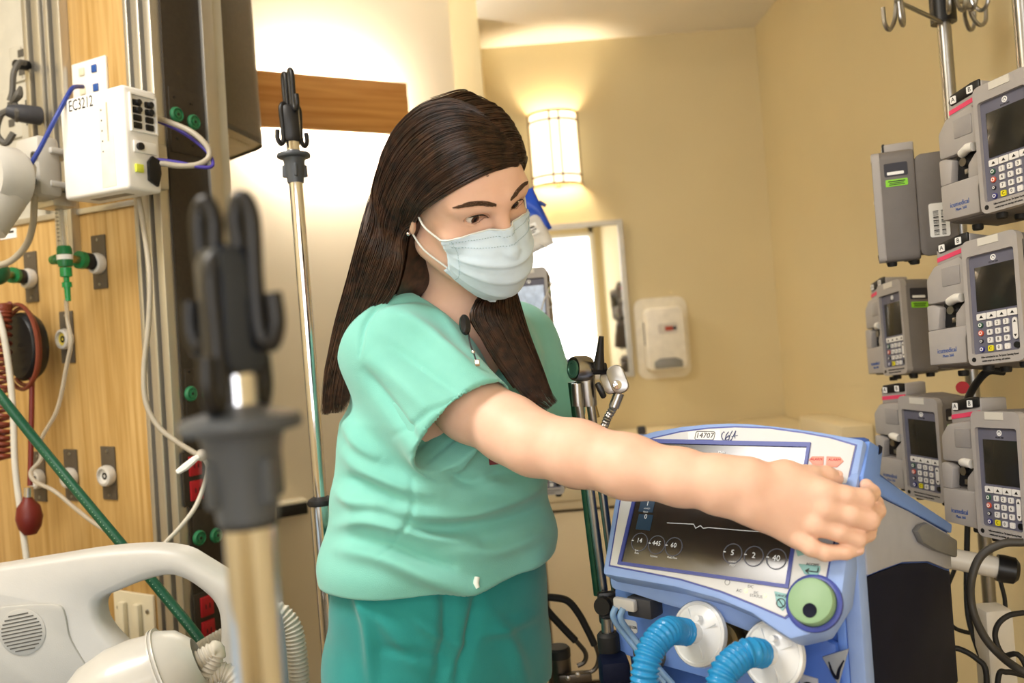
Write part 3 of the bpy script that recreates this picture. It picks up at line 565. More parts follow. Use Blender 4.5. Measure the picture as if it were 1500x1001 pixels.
# ================================================================== STANDS
def stand(x, y, ztop, label, m='steel', r=.0125, group='wheeled drip stands', zc=.6, L=.24):
    t = thing('drip_stand', label, 'drip stand', at((x, y, 0)), group)
    MB().cyl((0, 0, .1), (0, 0, zc), r*1.5, 18).build('lower_tube', m, t); MB().cyl((0, 0, zc), (0, 0, ztop), r, 18).build('upper_tube', m, t)
    MB().lathe([(r*1.6, -.02), (r*2.1, -.016), (r*2.1, .016), (r*1.2, .022)], 18, at((0, 0, zc))).build('height_collar', 'black_plastic', t)
    hub = MB().lathe([(0, .07), (.035, .07), (.035, .11), (.02, .13), (0, .13)], 18).build('hub', 'dark_grey', t)
    for k in range(5):
        a = k*2*math.pi/5+.6; d = np.array([math.cos(a), math.sin(a), 0])
        l = MB().tube([d*.02+Z*.1, d*L+Z*.075], [.016, .012], 10).build('leg', 'dark_grey', t)
        MB().lathe([(0, -.01), (.031, -.01), (.031, .01), (0, .01)], 16, frame(d*(L+.01)+Z*.0315, (0, 0, 1), z=np.cross(d, Z))).build('caster', 'black_rubber', l)
    return t
PA = np.array([.905, 1.695]); PBp = np.array([.848, 1.355])
ta = stand(*PA, 2.0, 'steel drip stand with bent hooks behind the rear pump stack', L=.09)
q = W(1384, 8, 1.695); hz = q[2]
MB().cyl((0, 0, hz-.035), (0, 0, hz+.05), .024, 16).build('hook_hub', 'black_plastic', ta)
def hook(t, o, d, L, s=1, r=.004):
    d = np.array(d, float); d /= np.linalg.norm(d); o = np.array(o, float); e = o+d*L; side = np.cross(d, Z)
    for sg in (-1, 1):
        MB().tube([o, e-d*.01, e+side*sg*.004, e+side*sg*.008-Z*.03*s+d*.004, e+side*sg*.012-Z*.05*s+d*.018, e+side*sg*.014-Z*.042*s+d*.032, e+side*sg*.014-Z*.012*s+d*.036], r, 8, 5).build('hook', 'steel', t)
pr_ = W(1318, 22, 1.56)-np.array([*PA, 0]); hook(ta, (0, 0, hz-.035), (pr_[0], pr_[1], 0), math.hypot(pr_[0], pr_[1]))
for d in ((.3, -1, 0), (-.2, -.9, 0), (.9, .3, 0)): hook(ta, (0, 0, hz+.01), d, .06)
for zz in (CZ-.25, CZ-.03, CZ+.19): MB().box((0, 0, zz), (.034, .034, .05), .006).build('pole_clamp', 'dark_grey', ta)
tb_ = stand(*PBp, 2.05, 'slim steel drip stand behind the front pump stack', L=.12)
hook(tb_, (0, 0, 2.05), (1, .2, 0), .1); hook(tb_, (0, 0, 2.05), (-1, .2, 0), .1)
for zz in (CZ-.25, CZ, CZ+.22): MB().box((0, 0, zz), (.034, .034, .05), .006).build('pole_clamp', 'dark_grey', tb_)
c = W(776, 451, 2.0); tc_ = stand(c[0]-.055, 2.155, 1.8, 'steel drip stand behind the nurse holding a blue drip bag')
hz2 = W(765, 270, 2.0)[2]; hook(tc_, (0, 0, hz2+.03), (.45, -1, 0), .1); hook(tc_, (0, 0, hz2+.03), (-.5, 1, 0), .09)
# blue and white drip bag with its line
bp = W(776, 318, 2.02); BM = frame(bp+np.array([.004, 0, -.006]), np.array([.93, 0, .35]), np.array([-.5, 0, .9])) @ np.diag([1.2, 1.2, 1.2, 1]); bag = thing('drip_bag', 'small blue and clear drip bag hanging beside the nurse', 'drip bag', BM)
def pillow(w, h, d, n=12, m=16):
    v = []; f = []
    for s in (1, -1):
        for i in range(n+1):
            for j in range(m+1):
                x, y = -1+2*i/n, -1+2*j/m; v.append((x*w, y*h, s*d*max(0, (1-x**4)*(1-y**4))**.5*(1+.15*math.sin(5*y+3*x))))
    K = (n+1)*(m+1)
    for s in (0, 1):
        for i in range(n):
            for j in range(m): a = s*K+i*(m+1)+j; q = (a, a+m+1, a+m+2, a+1); f.append(q if s == 0 else q[::-1])
    return v, f
MB().add(*pillow(.02, .045, .01), at((.009, .012, 0))).build('blue_sleeve', mat('bag_blue', '1d4fc4', .3, var=.1), bag)
MB().add(*pillow(.026, .036, .008), at((-.006, -.026, .004))).build('fluid_pouch', mat('bag_clear', 'e9e4da', .25, var=.1, alpha=.85), bag)
MB().box((-.01, -.02, .0125), (.026, .022, .0008), 0).build('bag_label', 'white_ink', bag)
MB().box((-.01, -.016, .0132), (.016, .003, .0004)).box((-.01, -.022, .0132), (.02, .002, .0004)).box((-.012, -.026, .0132), (.014, .002, .0004)).build('label_print', 'black_ink', bag, smooth=0)
MB().cyl((.028, .025, .002), (.036, .012, .004), .004, 10).build('roller_clamp', mat('clamp_blue', '23408a', .4), bag)
MB().tube([(.005, .055, 0), (.0, .07, 0), (.012, .082, 0), (.02, .07, 0), (.008, .058, 0)], .0016, 6, 5).build('hanger_loop', 'white_plastic', bag)
tag(MB().tube([W(776, 350, 2.02), W(800, 362, 2.0), W(812, 385, 1.99), W(808, 415, 1.98), W(797, 440, 1.97), W(790, 470, 1.97)], .0017, 6, 8).build('drip_line', 'clear_tube'), 'thin clear drip line running from the blue bag', 'tubing')
tag(MB().tube([W(803, 430, 1.96), W(808, 440, 1.95), W(809, 448, 1.95), W(803, 452, 1.97)], .0014, 6, 6).build('drip_line', 'clear_tube'), 'short clear line looping from the lit pump', 'tubing')
# red tag and cables of the pump stands
tag(MB().lathe([(0, -.002), (.0105, -.002), (.0105, .002), (0, .002)], 20, frame(W(1410, 568, 1.45), (1, 0, 0), z=(-.4, -1, .2))).build('round_tag', 'red_ink'), 'small round red tag above the lowest rear pump', 'tag')
mat('cable_grey', '3a3733', .5, var=.05)
CB = [([(1500, 795, 1.1), (1468, 797, 1.11), (1437, 815, 1.12), (1423, 850, 1.12), (1424, 890, 1.12), (1440, 930, 1.1), (1465, 960, 1.08), (1500, 985, 1.05), (1560, 1010, 1.03), (1600, 1120, 1.03)], .0052, 'thick grey cable arching over the white rail', 'cable_grey'),
      ([(1398, 835, 1.45), (1385, 870, 1.42), (1386, 900, 1.42), (1398, 920, 1.42), (1425, 928, 1.42), (1450, 925, 1.42), (1470, 905, 1.4), (1472, 880, 1.4), (1465, 850, 1.4)], .0035, 'black cable looping below the white rail', 'black_rubber'),
      ([(1418, 740, 1.4), (1416, 830, 1.4), (1418, 900, 1.38), (1432, 950, 1.35), (1450, 1001, 1.33), (1455, 1150, 1.33)], .0045, 'black cable hanging straight down behind the white rail', 'black_rubber'),
      ([(1380, 960, 1.3), (1400, 950, 1.29), (1430, 965, 1.28), (1445, 990, 1.27), (1440, 1080, 1.27)], .0042, 'black cable bending down at the ventilator back', 'black_rubber'),
      ([(1500, 898, 1.2), (1478, 902, 1.2), (1462, 915, 1.2), (1458, 935, 1.2), (1470, 960, 1.19), (1500, 970, 1.17), (1540, 1100, 1.17)], .0038, 'thin black cable loop beside the white post', 'black_rubber'),
      ([(1500, 990, 1.25), (1475, 985, 1.25), (1462, 995, 1.25), (1460, 1090, 1.25)], .004, 'black cable crossing in front of the white post', 'black_rubber'),
      ([(1470, 545, 1.32), (1446, 545, 1.32), (1425, 570, 1.36), (1412, 600, 1.42)], .006, 'thick black strap running down between both pump stacks', 'black_rubber')]
for p, r, l, m in CB: tag(MB().tube([W(*q) for q in p], r, 10, 7).build('cable', m), l, 'cable')
# white rail with post (cart behind the ventilator)
ra, rb = W(1375, 815, 1.36), W(1462, 832, 1.33); cart = thing('equipment_cart', 'white tubular cart rail with black end cap beside the pumps', 'cart', at((rb[0]-.01, rb[1], 0)))
mat('cart_white', 'cfc9bd', .35, var=.03)
rl = wpart(cart, MB().cyl(ra-(rb-ra)*.4, rb, .0165, 20), 'rail', 'cart_white'); dr_ = (rb-ra)/np.linalg.norm(rb-ra)
wpart(cart, MB().lathe([(0, -.002), (.0205, -.002), (.0215, .005), (.0205, .022), (.014, .028), (0, .028)], 20, zto(rb, dr_)), 'end_cap', 'black_plastic')
wpart(cart, MB().box((rb[0]-.012, rb[1]+.005, rb[2]/2-.02), (.045, .045, rb[2]-.08), .008), 'post', 'cart_white')
wpart(cart, MB().box((rb[0]-.012, rb[1]+.005, .05), (.2, .16, .05), .015), 'base', 'cart_white')
for sx in (-.08, .08):
    for sy in (-.06, .06): wpart(cart, MB().lathe([(0, -.01), (.0255, -.01), (.0255, .01), (0, .01)], 14, frame((rb[0]-.012+sx, rb[1]+.005+sy, .0255), (0, 0, 1), z=(1, 0, 0))), 'caster', 'black_rubber')
# tube support arm at the ventilator's left side
sa_b = W(893, 985, 1.17); SA = thing('tube_support_arm', 'folding steel tube support arm clipped beside the ventilator', 'support arm', at((sa_b[0], sa_b[1], sa_b[2])))
G = lambda px, py, d=1.2: W(px, py, d)
wpart(SA, MB().box(tuple(G(900, 985, 1.16)), (.04, .05, .045), .008), 'mount', 'vent_navy')
wpart(SA, MB().cyl(G(895, 968, 1.17), G(893, 950, 1.18), .007).lathe([(.0, -.012), (.014, -.012), (.0155, -.006), (.0155, .014), (.012, .018), (0, .018)], 20, zto(G(892, 945, 1.18), G(890, 920, 1.18)-G(893, 950, 1.18))), 'socket', 'black_rubber')
wpart(SA, MB().cyl(G(891, 935, 1.18), G(889, 905, 1.18), .0085), 'swivel_pin', 'steel')
for px in (884, 896): wpart(SA, MB().lathe([(0, -.006), (.012, -.006), (.0135, 0), (.012, .006), (0, .006)], 20, zto(G(px, 888, 1.175), (-.5, -.8, .1))), 'hinge_disc', 'black_plastic')
wpart(SA, MB().box(tuple(G(890, 890, 1.185)), (.026, .012, .045), .004), 'hinge_body', 'black_plastic')
tl = [G(885, 872), G(843, 583)]; tr_ = [G(900, 868, 1.22), G(868, 580, 1.22)]
for a, b2, mm in ((G(885, 872), G(847, 585), 'steel'), (G(902, 868, 1.215), G(864, 583, 1.215), 'steel'), (G(876, 872, 1.225), G(838, 560, 1.225), mat('rod_green', '2a5a44', .3, .6))): wpart(SA, MB().cyl(a, b2, .0062, 12), 'rod', mm)
wpart(SA, MB().cyl(G(847, 595), G(845, 562), .0085).cyl(G(862, 595, 1.215), G(857, 545, 1.215), .0125, r2=.014), 'rod_sleeve', 'steel')
wpart(SA, MB().lathe([(0, -.013), (.0165, -.013), (.018, -.008), (.018, .008), (.0165, .013), (0, .013)], 24, zto(G(851, 540), (-1, -.55, .1))), 'elbow_joint', 'steel')
wpart(SA, MB().lathe([(0, 0), (.013, 0), (.0125, .003), (.009, .0035), (.008, .002), (0, .002)], 24, zto(G(840, 541, 1.19), (-1, -.55, .1))), 'elbow_cap', mat('cap_green', '3d6a58', .3, .4))
wpart(SA, MB().cyl(G(863, 541, 1.195), G(887, 540, 1.2), .0085, 14), 'knob', 'black_plastic')
wpart(SA, MB().tube([G(877, 540, 1.19), G(879, 515, 1.185), G(881, 493, 1.18)], [.0085, .0055, .0035], 10), 'knob_lever', 'black_plastic')
p = spline([G(905, 580, 1.2), G(898, 598, 1.2), G(889, 615, 1.205), G(883, 635, 1.21), G(880, 665, 1.215)], 14)
wpart(SA, MB().add(*sweep(p, .0058*(1+.12*np.sin(np.arange(len(p))*1.9)), 12)), 'gooseneck', 'steel')
wpart(SA, MB().cyl(G(907, 576, 1.2), G(899, 597, 1.2), .0075, 12), 'neck_ferrule', 'steel')
CM = frame(G(905, 558, 1.19), vr*.9+Z*.25, vu)
wpart(SA, MB().prism(rrect(.024, .04, .01, 6), -.004, .006, .0015, frame(G(905, 556, 1.185), (1, -.2, .3), (-.3, .2, 1))), 'clamp_plate', 'steel')
wpart(SA, MB().prism(rrect(.022, .034, .009, 6), -.004, .004, .0015, frame(G(893, 560, 1.2), (1, -.2, .3), (-.3, .2, 1))), 'clamp_plate', 'steel')
wpart(SA, MB().lathe([(0, 0), (.0065, 0), (.006, .003), (0, .0045)], 16, zto(G(904, 564, 1.176), (0, -1, .1))), 'clamp_screw', 'chrome')
wpart(SA, MB().box((0, 0, 0), (.008, .012, .024), .003, frame(G(880, 572, 1.2), (1, -.3, .4), (0, 1, 0))), 'clamp_tab', 'black_plastic')
wpart(SA, MB().cyl(G(868, 590, 1.24), G(873, 612, 1.24), .0045, r2=.0058), 'hook_pin', 'brass')
# dark clamp stand with looped handle
cb = W(822, 985, 1.55); CS = thing('clamp_stand', 'dark metal post clamp with a black looped handle beside the cabinet', 'clamp stand', at((cb[0], cb[1], 0)))
mat('gun_metal', '5d564e', .35, .8, var=.1)
wpart(CS, MB().cyl((cb[0], cb[1], .08), W(818, 960, 1.55), .0215, 20), 'post', 'gun_metal'); wpart(CS, MB().lathe([(0, 0), (.0225, 0), (.0225, .014), (.019, .018), (0, .018)], 20, at(W(818, 962, 1.55))), 'post_cap', 'black_rubber')
wpart(CS, MB().box(tuple(W(842, 992, 1.53)), (.06, .02, .016), .003, None), 'bracket', 'gun_metal')
for px in (832, 846): wpart(CS, MB().lathe([(0, 0), (.0045, 0), (.0045, .004), (0, .005)], 6, zto(W(px, 993-(px-832)*.35, 1.518), (0, -1, 0))), 'bolt', 'steel')
lp_ = [W(852, 988, 1.53), W(870, 982, 1.53), W(877, 967, 1.53), W(874, 950, 1.53), W(860, 925, 1.53)]
wpart(CS, MB().tube(lp_+[W(848, 900, 1.53), W(832, 881, 1.53), W(812, 876, 1.53), W(796, 877, 1.53), W(800, 892, 1.53), W(822, 917, 1.53), W(848, 944, 1.53), W(858, 958, 1.53), W(856, 970, 1.53), W(846, 976, 1.53)], .0042, 8, 5), 'handle_rod', 'gun_metal')
wpart(CS, MB().tube([W(871, 945, 1.53), W(862, 926, 1.53), W(848, 900, 1.53), W(832, 881, 1.53), W(812, 876, 1.53), W(796, 877, 1.53), W(800, 892, 1.53), W(822, 917, 1.53), W(843, 939, 1.53)], .0066, 10, 6), 'handle_sleeve', 'black_rubber')
wpart(CS, MB().box((cb[0], cb[1], .04), (.14, .14, .08), .02), 'base', 'dark_grey')
# ================================================================== HEADWALL COLUMN
hr = np.array([.882, -.471, 0]); hb = np.array([.471, .882, 0])
HUP = Z+.03*hr; HW = frame((-.74, 1.75, 0), hr-.03*Z, HUP); HW[:3, 3] -= HW[:3, 1]*1.28-Z*1.28; U = lambda px, py: uv(HW, px, py)
mat('side_brown', '362d21', .6, var=.12, scale=120, bump=.2, bscale=700); mat('housing_brown', '594f40', .5, var=.1, scale=120, bump=.2, bscale=700); mat('housing_cream', 'cfbd98', .5)
mat('outlet_plate', '5e5548', .5, .3, var=.05); mat('panel_beige', 'c6c2b4', .5, var=.04); mat('rail_groove', '55524c', .6)
UR = U(229, 0)[0]; HC = (HW @ np.array([UR, 0, 0, 1]))[:3]; HSM = frame(HC, hb, HUP)   # z of this frame points to the left of the side: flip
HSM = frame(HC, hb, HUP); SGN = 1 if HSM[:3, 2].dot(hr) > 0 else -1
hw_ = thing('headwall', 'oak and aluminium hospital headwall column with gas outlets', 'headwall', at((HC[0], HC[1], 0)))
hp = lambda mb, n, m, l=None, par=None: wpart(par or hw_, mb, n, m, l)
zs = lambda u: None
s0 = U(0, 334); s1 = U(180, 294); zst = (s0[1]+s1[1])/2
ua = U(52, 60)[0]; ub = U(101, 60)[0]; uc = U(187, 30)[0]
bx = lambda u0, u1, z0, z1, a=0, b=.02, r=.002: MB().box(((u0+u1)/2, (z0+z1)/2, (a+b)/2), (u1-u0, z1-z0, b-a), r, HW)
hp(bx(-.95, UR, .05, 2.55, -.17, -.012, 0), 'core', 'panel_beige')
hp(bx(ub, uc, zst+.004, 2.55, -.012, .0), 'wood_panel', 'oak_panel'); hp(bx(-.95, U(213, 420)[0], .55, zst-.008, -.012, .0), 'wood_panel', 'oak_panel'); hp(bx(-.95, U(213, 420)[0], .08, .545, -.012, .0), 'wood_panel', 'oak_panel')
hp(bx(-.95, ua-.002, zst+.004, 2.55, -.012, -.001), 'service_panel', 'panel_beige')
hp(bx(-.95, uc, zst-.008, zst+.004, -.01, .006, .001), 'trim_strip', 'aluminium')
def rail(u0, u1, z0, z1, d=.02):
    w = u1-u0; hp(bx(u0, u0+w*.3, z0, z1, -.01, d), 'rail', 'aluminium'); hp(bx(u0+w*.28, u0+w*.56, z0, z1, -.01, d*.3, 0), 'rail_groove', 'rail_groove'); hp(bx(u0+w*.54, u1, z0, z1, -.01, d*.9), 'rail', 'aluminium')
rail(ua, U(75, 60)[0], CZ+.38, 2.5, .03); rail(U(78, 60)[0], ub, zst-.1, 2.55, .022)
rail(uc, U(207, 30)[0], .08, 2.55, .012); rail(U(208, 30)[0], UR, .08, 2.55, .02)
# dark side
sp = lambda t0, t1, z0, z1, a, b: MB().box(((t0+t1)/2, (z0+z1)/2, SGN*(a+b)/2), (t1-t0, z1-z0, abs(b-a)), .001, HSM)
US = lambda px, py: uv(HSM, px, py)
t1 = US(290, 30)[0]; t2 = US(306, 30)[0]
hp(sp(0.005, t1, .05, 2.55, -.01, .004), 'side_face', 'side_brown'); hp(sp(t1, t2, .05, 2.55, -.02, .012), 'side_trim', 'aluminium')
for y0, y1, px in ((132, 225, 262), (540, 612, 285), (745, 830, 290)):
    a = US(px, y0)[1]; b2 = US(px, y1)[1]; hp(sp(.012, t1-.004, b2, a, .003, .006), 'side_plate', 'side_brown')
def disc(M, q, prof, n=24, z=0): return MB().lathe(prof, n, M @ at((q[0], q[1], z)) @ (np.eye(4) if SGN > 0 or M is HW else np.diag([1, 1, -1, 1])))
GO = [(0, 0), (.0155, 0), (.0155, .004), (.0125, .007), (.0115, .004), (.007, .004), (.0065, .007), (.003, .007), (.003, .004), (0, .004)]
for px, py in ((255, 169), (280, 180), (276, 577), (302, 577), (288, 788), (313, 784)):
    o = hp(disc(HSM, US(px, py), GO, z=SGN*.006), 'green_outlet', mat('outlet_green', '2f7d52', .4))
    hp(disc(HSM, US(px, py), [(0, .003), (.003, .003), (.003, .0075), (0, .0075)], 10, z=SGN*.006), 'outlet_pin', 'black_plastic', par=o)
for px, py in ((252, 143), (277, 153), (257, 204), (280, 214), (274, 545), (300, 545)): hp(disc(HSM, US(px, py), [(0, 0), (.003, 0), (.003, .0012), (0, .0015)], 10, z=SGN*.006), 'screw', 'black_plastic')
for px, py, n in ((283, 700, 1), (300, 905, 2)):
    q = US(px, py); mm = SGN*.003
    pl = hp(sp(q[0]-.03, q[0]+.03, q[1]-.055, q[1]+.055, .003, .007), 'socket_plate', 'side_brown')
    for k in range(2):
        s = hp(sp(q[0]-.016, q[0]+.016, q[1]-.02+(k-.5)*.05-.0, q[1]+.02+(k-.5)*.05, .006, .011), 'red_socket', 'red_ink', par=pl)
        for dx in (-.005, .005): hp(sp(q[0]+dx-.0012, q[0]+dx+.0012, q[1]+(k-.5)*.05-.005, q[1]+(k-.5)*.05+.005, .011, .0118), 'socket_slot', 'black_plastic', par=pl)
# overhead housing with rounded corner
A, B, C_ = np.array([-.604, 1.85]), np.array([-.561, 2.1]), np.array([-.747, 2.26]); Dd = A+np.array([-.17, .14])
def rcorner(p, c, q, r=.03, n=6):
    c = np.array(c); a = (p-c)/np.linalg.norm(p-c); b = (q-c)/np.linalg.norm(q-c); s, e_ = c+a*r, c+b*r
    return [tuple((1-t)**2*s+2*t*(1-t)*c+t*t*e_) for t in np.linspace(0, 1, n)]
oc_ = [tuple(A)]+rcorner(A, B, C_, .05)+rcorner(B, C_, Dd, .03)+[tuple(Dd)]; zb = CZ+.537
hh_ = hp(MB().prism(oc_, zb, 2.5, .004), 'equipment_housing', 'housing_brown')
ci = np.mean(oc_, 0); sc_ = lambda k: [tuple(ci+(np.array(p)-ci)*k) for p in oc_]
hp(MB().prism(sc_(.97), zb-.006, zb+.002, .002), 'housing_base', 'housing_cream', par=hh_); hp(MB().prism(sc_(.62), zb-.009, zb-.005, .001), 'access_panel', 'housing_cream', par=hh_)
hp(MB().ring(oc_, sc_(.985), zb-.012, zb), 'base_seam', 'side_brown', par=hh_)
# gas outlet plates on the wood
def gas(px, py, col, adapter=False):
    q = U(px, py); k = hp(bx(q[0]-.0225, q[0]+.0225, q[1]-.057, q[1]+.057, 0, .004, .0015), 'gas_plate', 'outlet_plate')
    c = (q[0]+.004, q[1]-.004)
    hp(disc(HW, c, [(0, .004), (.021, .004), (.023, .012), (.021, .02), (.016, .022), (.0145, .014), (0, .013)], 28), 'outlet_ring', mat('outlet_white', 'cfcbc2', .4), par=k)
    hp(disc(HW, c, [(.0085, .013), (.0145, .0135), (.0145, .016), (.0085, .016)], 24), 'colour_ring', col, par=k)
    hp(disc(HW, c, [(0, .013), (.0075, .013), (.0075, .017), (.004, .0175), (.0035, .014), (0, .014)], 18), 'valve', 'black_plastic', par=k)
    for s in (-1, 1): hp(disc(HW, (q[0], q[1]+s*.047), [(0, .004), (.0038, .004), (.003, .0058), (0, .006)], 10), 'screw', 'steel', par=k)
mat('ring_yellow', 'd8c04a', .4, var=.02); mat('ring_white', 'e6e4de', .4)
for px, py, m_ in ((147, 384, 'ring_white'), (47, 406, 'ring_white'), (100, 494, 'ring_yellow'), (59, 698, 'ring_white'), (106, 696, 'ring_yellow'), (161, 693, 'ring_white')): gas(px, py, m_)
# wall plates, plugs, mount plate, label
q = U(134, 118); k = hp(bx(q[0]-.055, q[0]+.055, q[1]-.042, q[1]+.042, 0, .006), 'data_plate', 'white_plastic')
for dx, dz in ((-.02, .02), (.02, .02), (-.02, -.02), (.022, -.02)): hp(bx(q[0]+dx-.008, q[0]+dx+.008, q[1]+dz-.008, q[1]+dz+.008, .006, .009, .001), 'data_jack', 'blue_ink' if dx > 0 else 'cream_plastic', par=k)
for px, py, w, h in ((35, 92, .045, .04), (20, 168, .035, .055), (46, 165, .032, .065)):
    q = U(px, py); k = hp(bx(q[0]-w, q[0]+w, q[1]-h, q[1]+h, -.001, .005), 'socket_plate', 'panel_beige')
    for dz in (-.02, .02): hp(bx(q[0]-.01, q[0]+.01, q[1]+dz-.008, q[1]+dz+.008, .005, .007, 0), 'socket_face', 'rail_groove', par=k)
    for dz in (-.9, .9): hp(disc(HW, (q[0], q[1]+dz*h*.9), [(0, .005), (.003, .005), (0, .0065)], 8), 'screw', 'steel', par=k)
q = U(201, 912); k = hp(bx(q[0]-.062, q[0]+.062, q[1]-.065, q[1]+.065, 0, .008, .003), 'mount_plate', 'cream_plastic')
for dx in (-.026, .02): hp(bx(q[0]+dx-.009, q[0]+dx+.009, q[1]-.045, q[1]+.045, .008, .02, .003), 'mount_rail', 'cream_plastic', par=k)
for dx, dz in ((-.045, .03), (.045, .03), (.045, -.04), (-.045, -.04)): hp(disc(HW, (q[0]+dx, q[1]+dz), [(0, .008), (.005, .008), (.004, .011), (0, .011)], 12), 'screw', 'steel', par=k)
q = U(12, 343); k = hp(bx(q[0]-.03, q[0]+.032, q[1]-.011, q[1]+.011, 0, .0015, 0), 'paper_label', 'white_ink'); hp(bx(q[0]-.022, q[0]+.024, q[1]+.001, q[1]+.006, .0015, .002, 0), 'label_print', 'black_ink', par=k)
# ---- network box EC3212
RZ = .075; RW = off(HW, RZ); pts = uvs(off(HW, RZ+.075), [(83, 150), (175, 122), (192, 272), (98, 297)])
u0 = (pts[0][0]+pts[3][0])/2; u1 = (pts[1][0]+pts[2][0])/2; z1 = (pts[0][1]+pts[1][1])/2; z0 = (pts[2][1]+pts[3][1])/2; RF = RZ+.075
nbx = thing('network_box', 'white network box marked EC3212 mounted on the headwall', 'network box', HW @ at(((u0+u1)/2, (z0+z1)/2, RZ)))
rw_, rh = (u1-u0)/2, (z1-z0)/2
MB().box((0, 0, .0375), (2*rw_, 2*rh, .075), .007, seg=3).build('case', 'white_plastic', nbx)
MB().text('EC3212', .03, at((-rw_*.3, rh*.82, .0753)), sx=.74).build('asset_number', 'black_ink', nbx, smooth=0)
MB().box((rw_*.45, 0, .0752), (rw_*.42, rh*1.8, .001), .0004).build('front_insert', mat('insert_white', 'e4e1d6', .4), nbx)
for i in range(5): MB().lathe([(0, 0), (.002, 0), (0, .0008)], 8, at((rw_*.32, rh*(.6-.2*i), .0757))).build('indicator', 'dark_grey', nbx)
MB().box((rw_*.5, rh*.35, .0758), (.004, rh*.75, .0006), 0).build('slot_line', mat('slot_beige', 'b8b09a', .5), nbx)
RS = frame((rw_, 0, .0375), (0, 0, -1), (0, 1, 0))
MB().ring([(-.027, -.0+.012), (.03, .012), (.03, rh*.86), (-.027, rh*.86)], [(-.024, .015), (.027, .015), (.027, rh*.86-.003), (-.024, rh*.86-.003)], 0, .006, RS).build('port_frame', 'white_plastic', nbx)
for i in range(2):
    for j in range(4):
        p_ = MB().box((-.011+i*.026, .024+j*(rh*.86-.035)/3.35, .002), (.017, .0115, .005), .002, RS).build('port', 'black_plastic', nbx)
        if j > 1: MB().cyl((-.011+i*.026, .024+j*(rh*.86-.035)/3.35, .004), (-.011+i*.026, .024+j*(rh*.86-.035)/3.35, .011), .0052, 12, M=RS).build('port_plug', 'black_rubber', p_)
MB().box((.002, -.015, .002), (.05, .022, .004), .002, RS).build('lower_port', 'white_plastic', nbx); MB().cyl((-.012, -.015, .003), (-.012, -.015, .01), .007, 12, M=RS).build('audio_plug', 'black_rubber', nbx)
MB().prism([(.004, -.075), (.024, -.085), (.032, -.06), (.03, -.035), (.014, -.028), (.004, -.04)], 0, .008, .002, RS).build('power_inlet', 'black_plastic', nbx)
MB().box((-.014, -.055, .003), (.016, .015, .006), .001, RS).build('data_port', mat('led_yellow', 'd8e04a', .4), nbx)
MB().box((0, -rh-.0003, .04), (.1, .0006, .02), 0).build('underside_label', mat('label_grey', '8a857a', .5), nbx)
MB().box((0, -rh*.3, -.035), (.06, .09, .07), .006).build('mount_arm', 'aluminium', nbx)
mat('cable_blue', '243a8e', .4, var=.05); mat('cable_purple', '4a3fa0', .4, var=.05); mat('cable_beige', 'b3aa98', .4, var=.05); mat('cable_white', 'd8d4c8', .4, var=.04)
RPd = 1.66
CB2 = [([(121, 127, 1.68), (108, 128, 1.64), (99, 140, 1.62), (80, 176, 1.6), (60, 215, 1.6), (38, 255, 1.6), (36, 275, 1.6), (42, 288, 1.63)], .0042, 'blue network cable running from the data plate past the network box', 'cable_blue'),
       ([(222, 171, 1.66), (245, 178, 1.64), (280, 193, 1.63), (303, 214, 1.63), (306, 230, 1.63), (290, 241, 1.62), (262, 243, 1.61), (235, 240, 1.6), (215, 247, 1.6)], .0055, 'beige power cable looping out of the network box', 'cable_beige'),
       ([(196, 239, 1.6), (225, 234, 1.6), (260, 238, 1.61), (295, 245, 1.62), (311, 243, 1.63), (308, 228, 1.64), (290, 210, 1.65), (262, 191, 1.66), (222, 174, 1.67)], .0035, 'purple network cable plugged into the network box', 'cable_purple'),
       ([(203, 290, 1.66), (210, 330, 1.65), (219, 400, 1.64), (218, 470, 1.64), (211, 540, 1.64), (214, 590, 1.64), (232, 625, 1.64), (260, 648, 1.64), (290, 667, 1.64)], .0052, 'beige cable hanging down along the aluminium rail', 'cable_beige'),
       ([(296, 668, 1.6), (305, 685, 1.6), (299, 712, 1.6), (285, 745, 1.6), (262, 775, 1.6), (240, 798, 1.6), (215, 830, 1.6)], .0042, 'white cable bending below the tied tape', 'cable_white'),
       ([(-20, 420, 1.8), (0, 470, 1.78), (12, 530, 1.78), (19, 600, 1.78), (22, 680, 1.78), (30, 750, 1.78), (40, 825, 1.78), (50, 900, 1.78)], .0065, 'white hose hanging past the red rubber bulb', 'cable_white'),
       ([(52, 262, 1.66), (50, 300, 1.66), (48, 330, 1.68), (38, 360, 1.7), (15, 383, 1.72), (-15, 392, 1.74)], .0065, 'thick grey cable curving below the monitor arm', 'cable_beige')]
for p, r, l, m in CB2: tag(MB().tube([W(*q) for q in p], r, 10, 8).build('cable', m), l, 'cable')
tp = thing('cable_tie_tape', 'white tape knot tied around the beige cable', 'tape', at(W(294, 670, 1.6)))
wpart(tp, MB().tube([W(300, 664, 1.6), W(285, 673, 1.58), W(272, 684, 1.58), (W(260, 692, 1.58))], [.003, .006, .007, .005], 6), 'tape_end', 'white_ink'); wpart(tp, MB().sphere(W(296, 667, 1.595), .0115), 'knot', 'clear_tube')
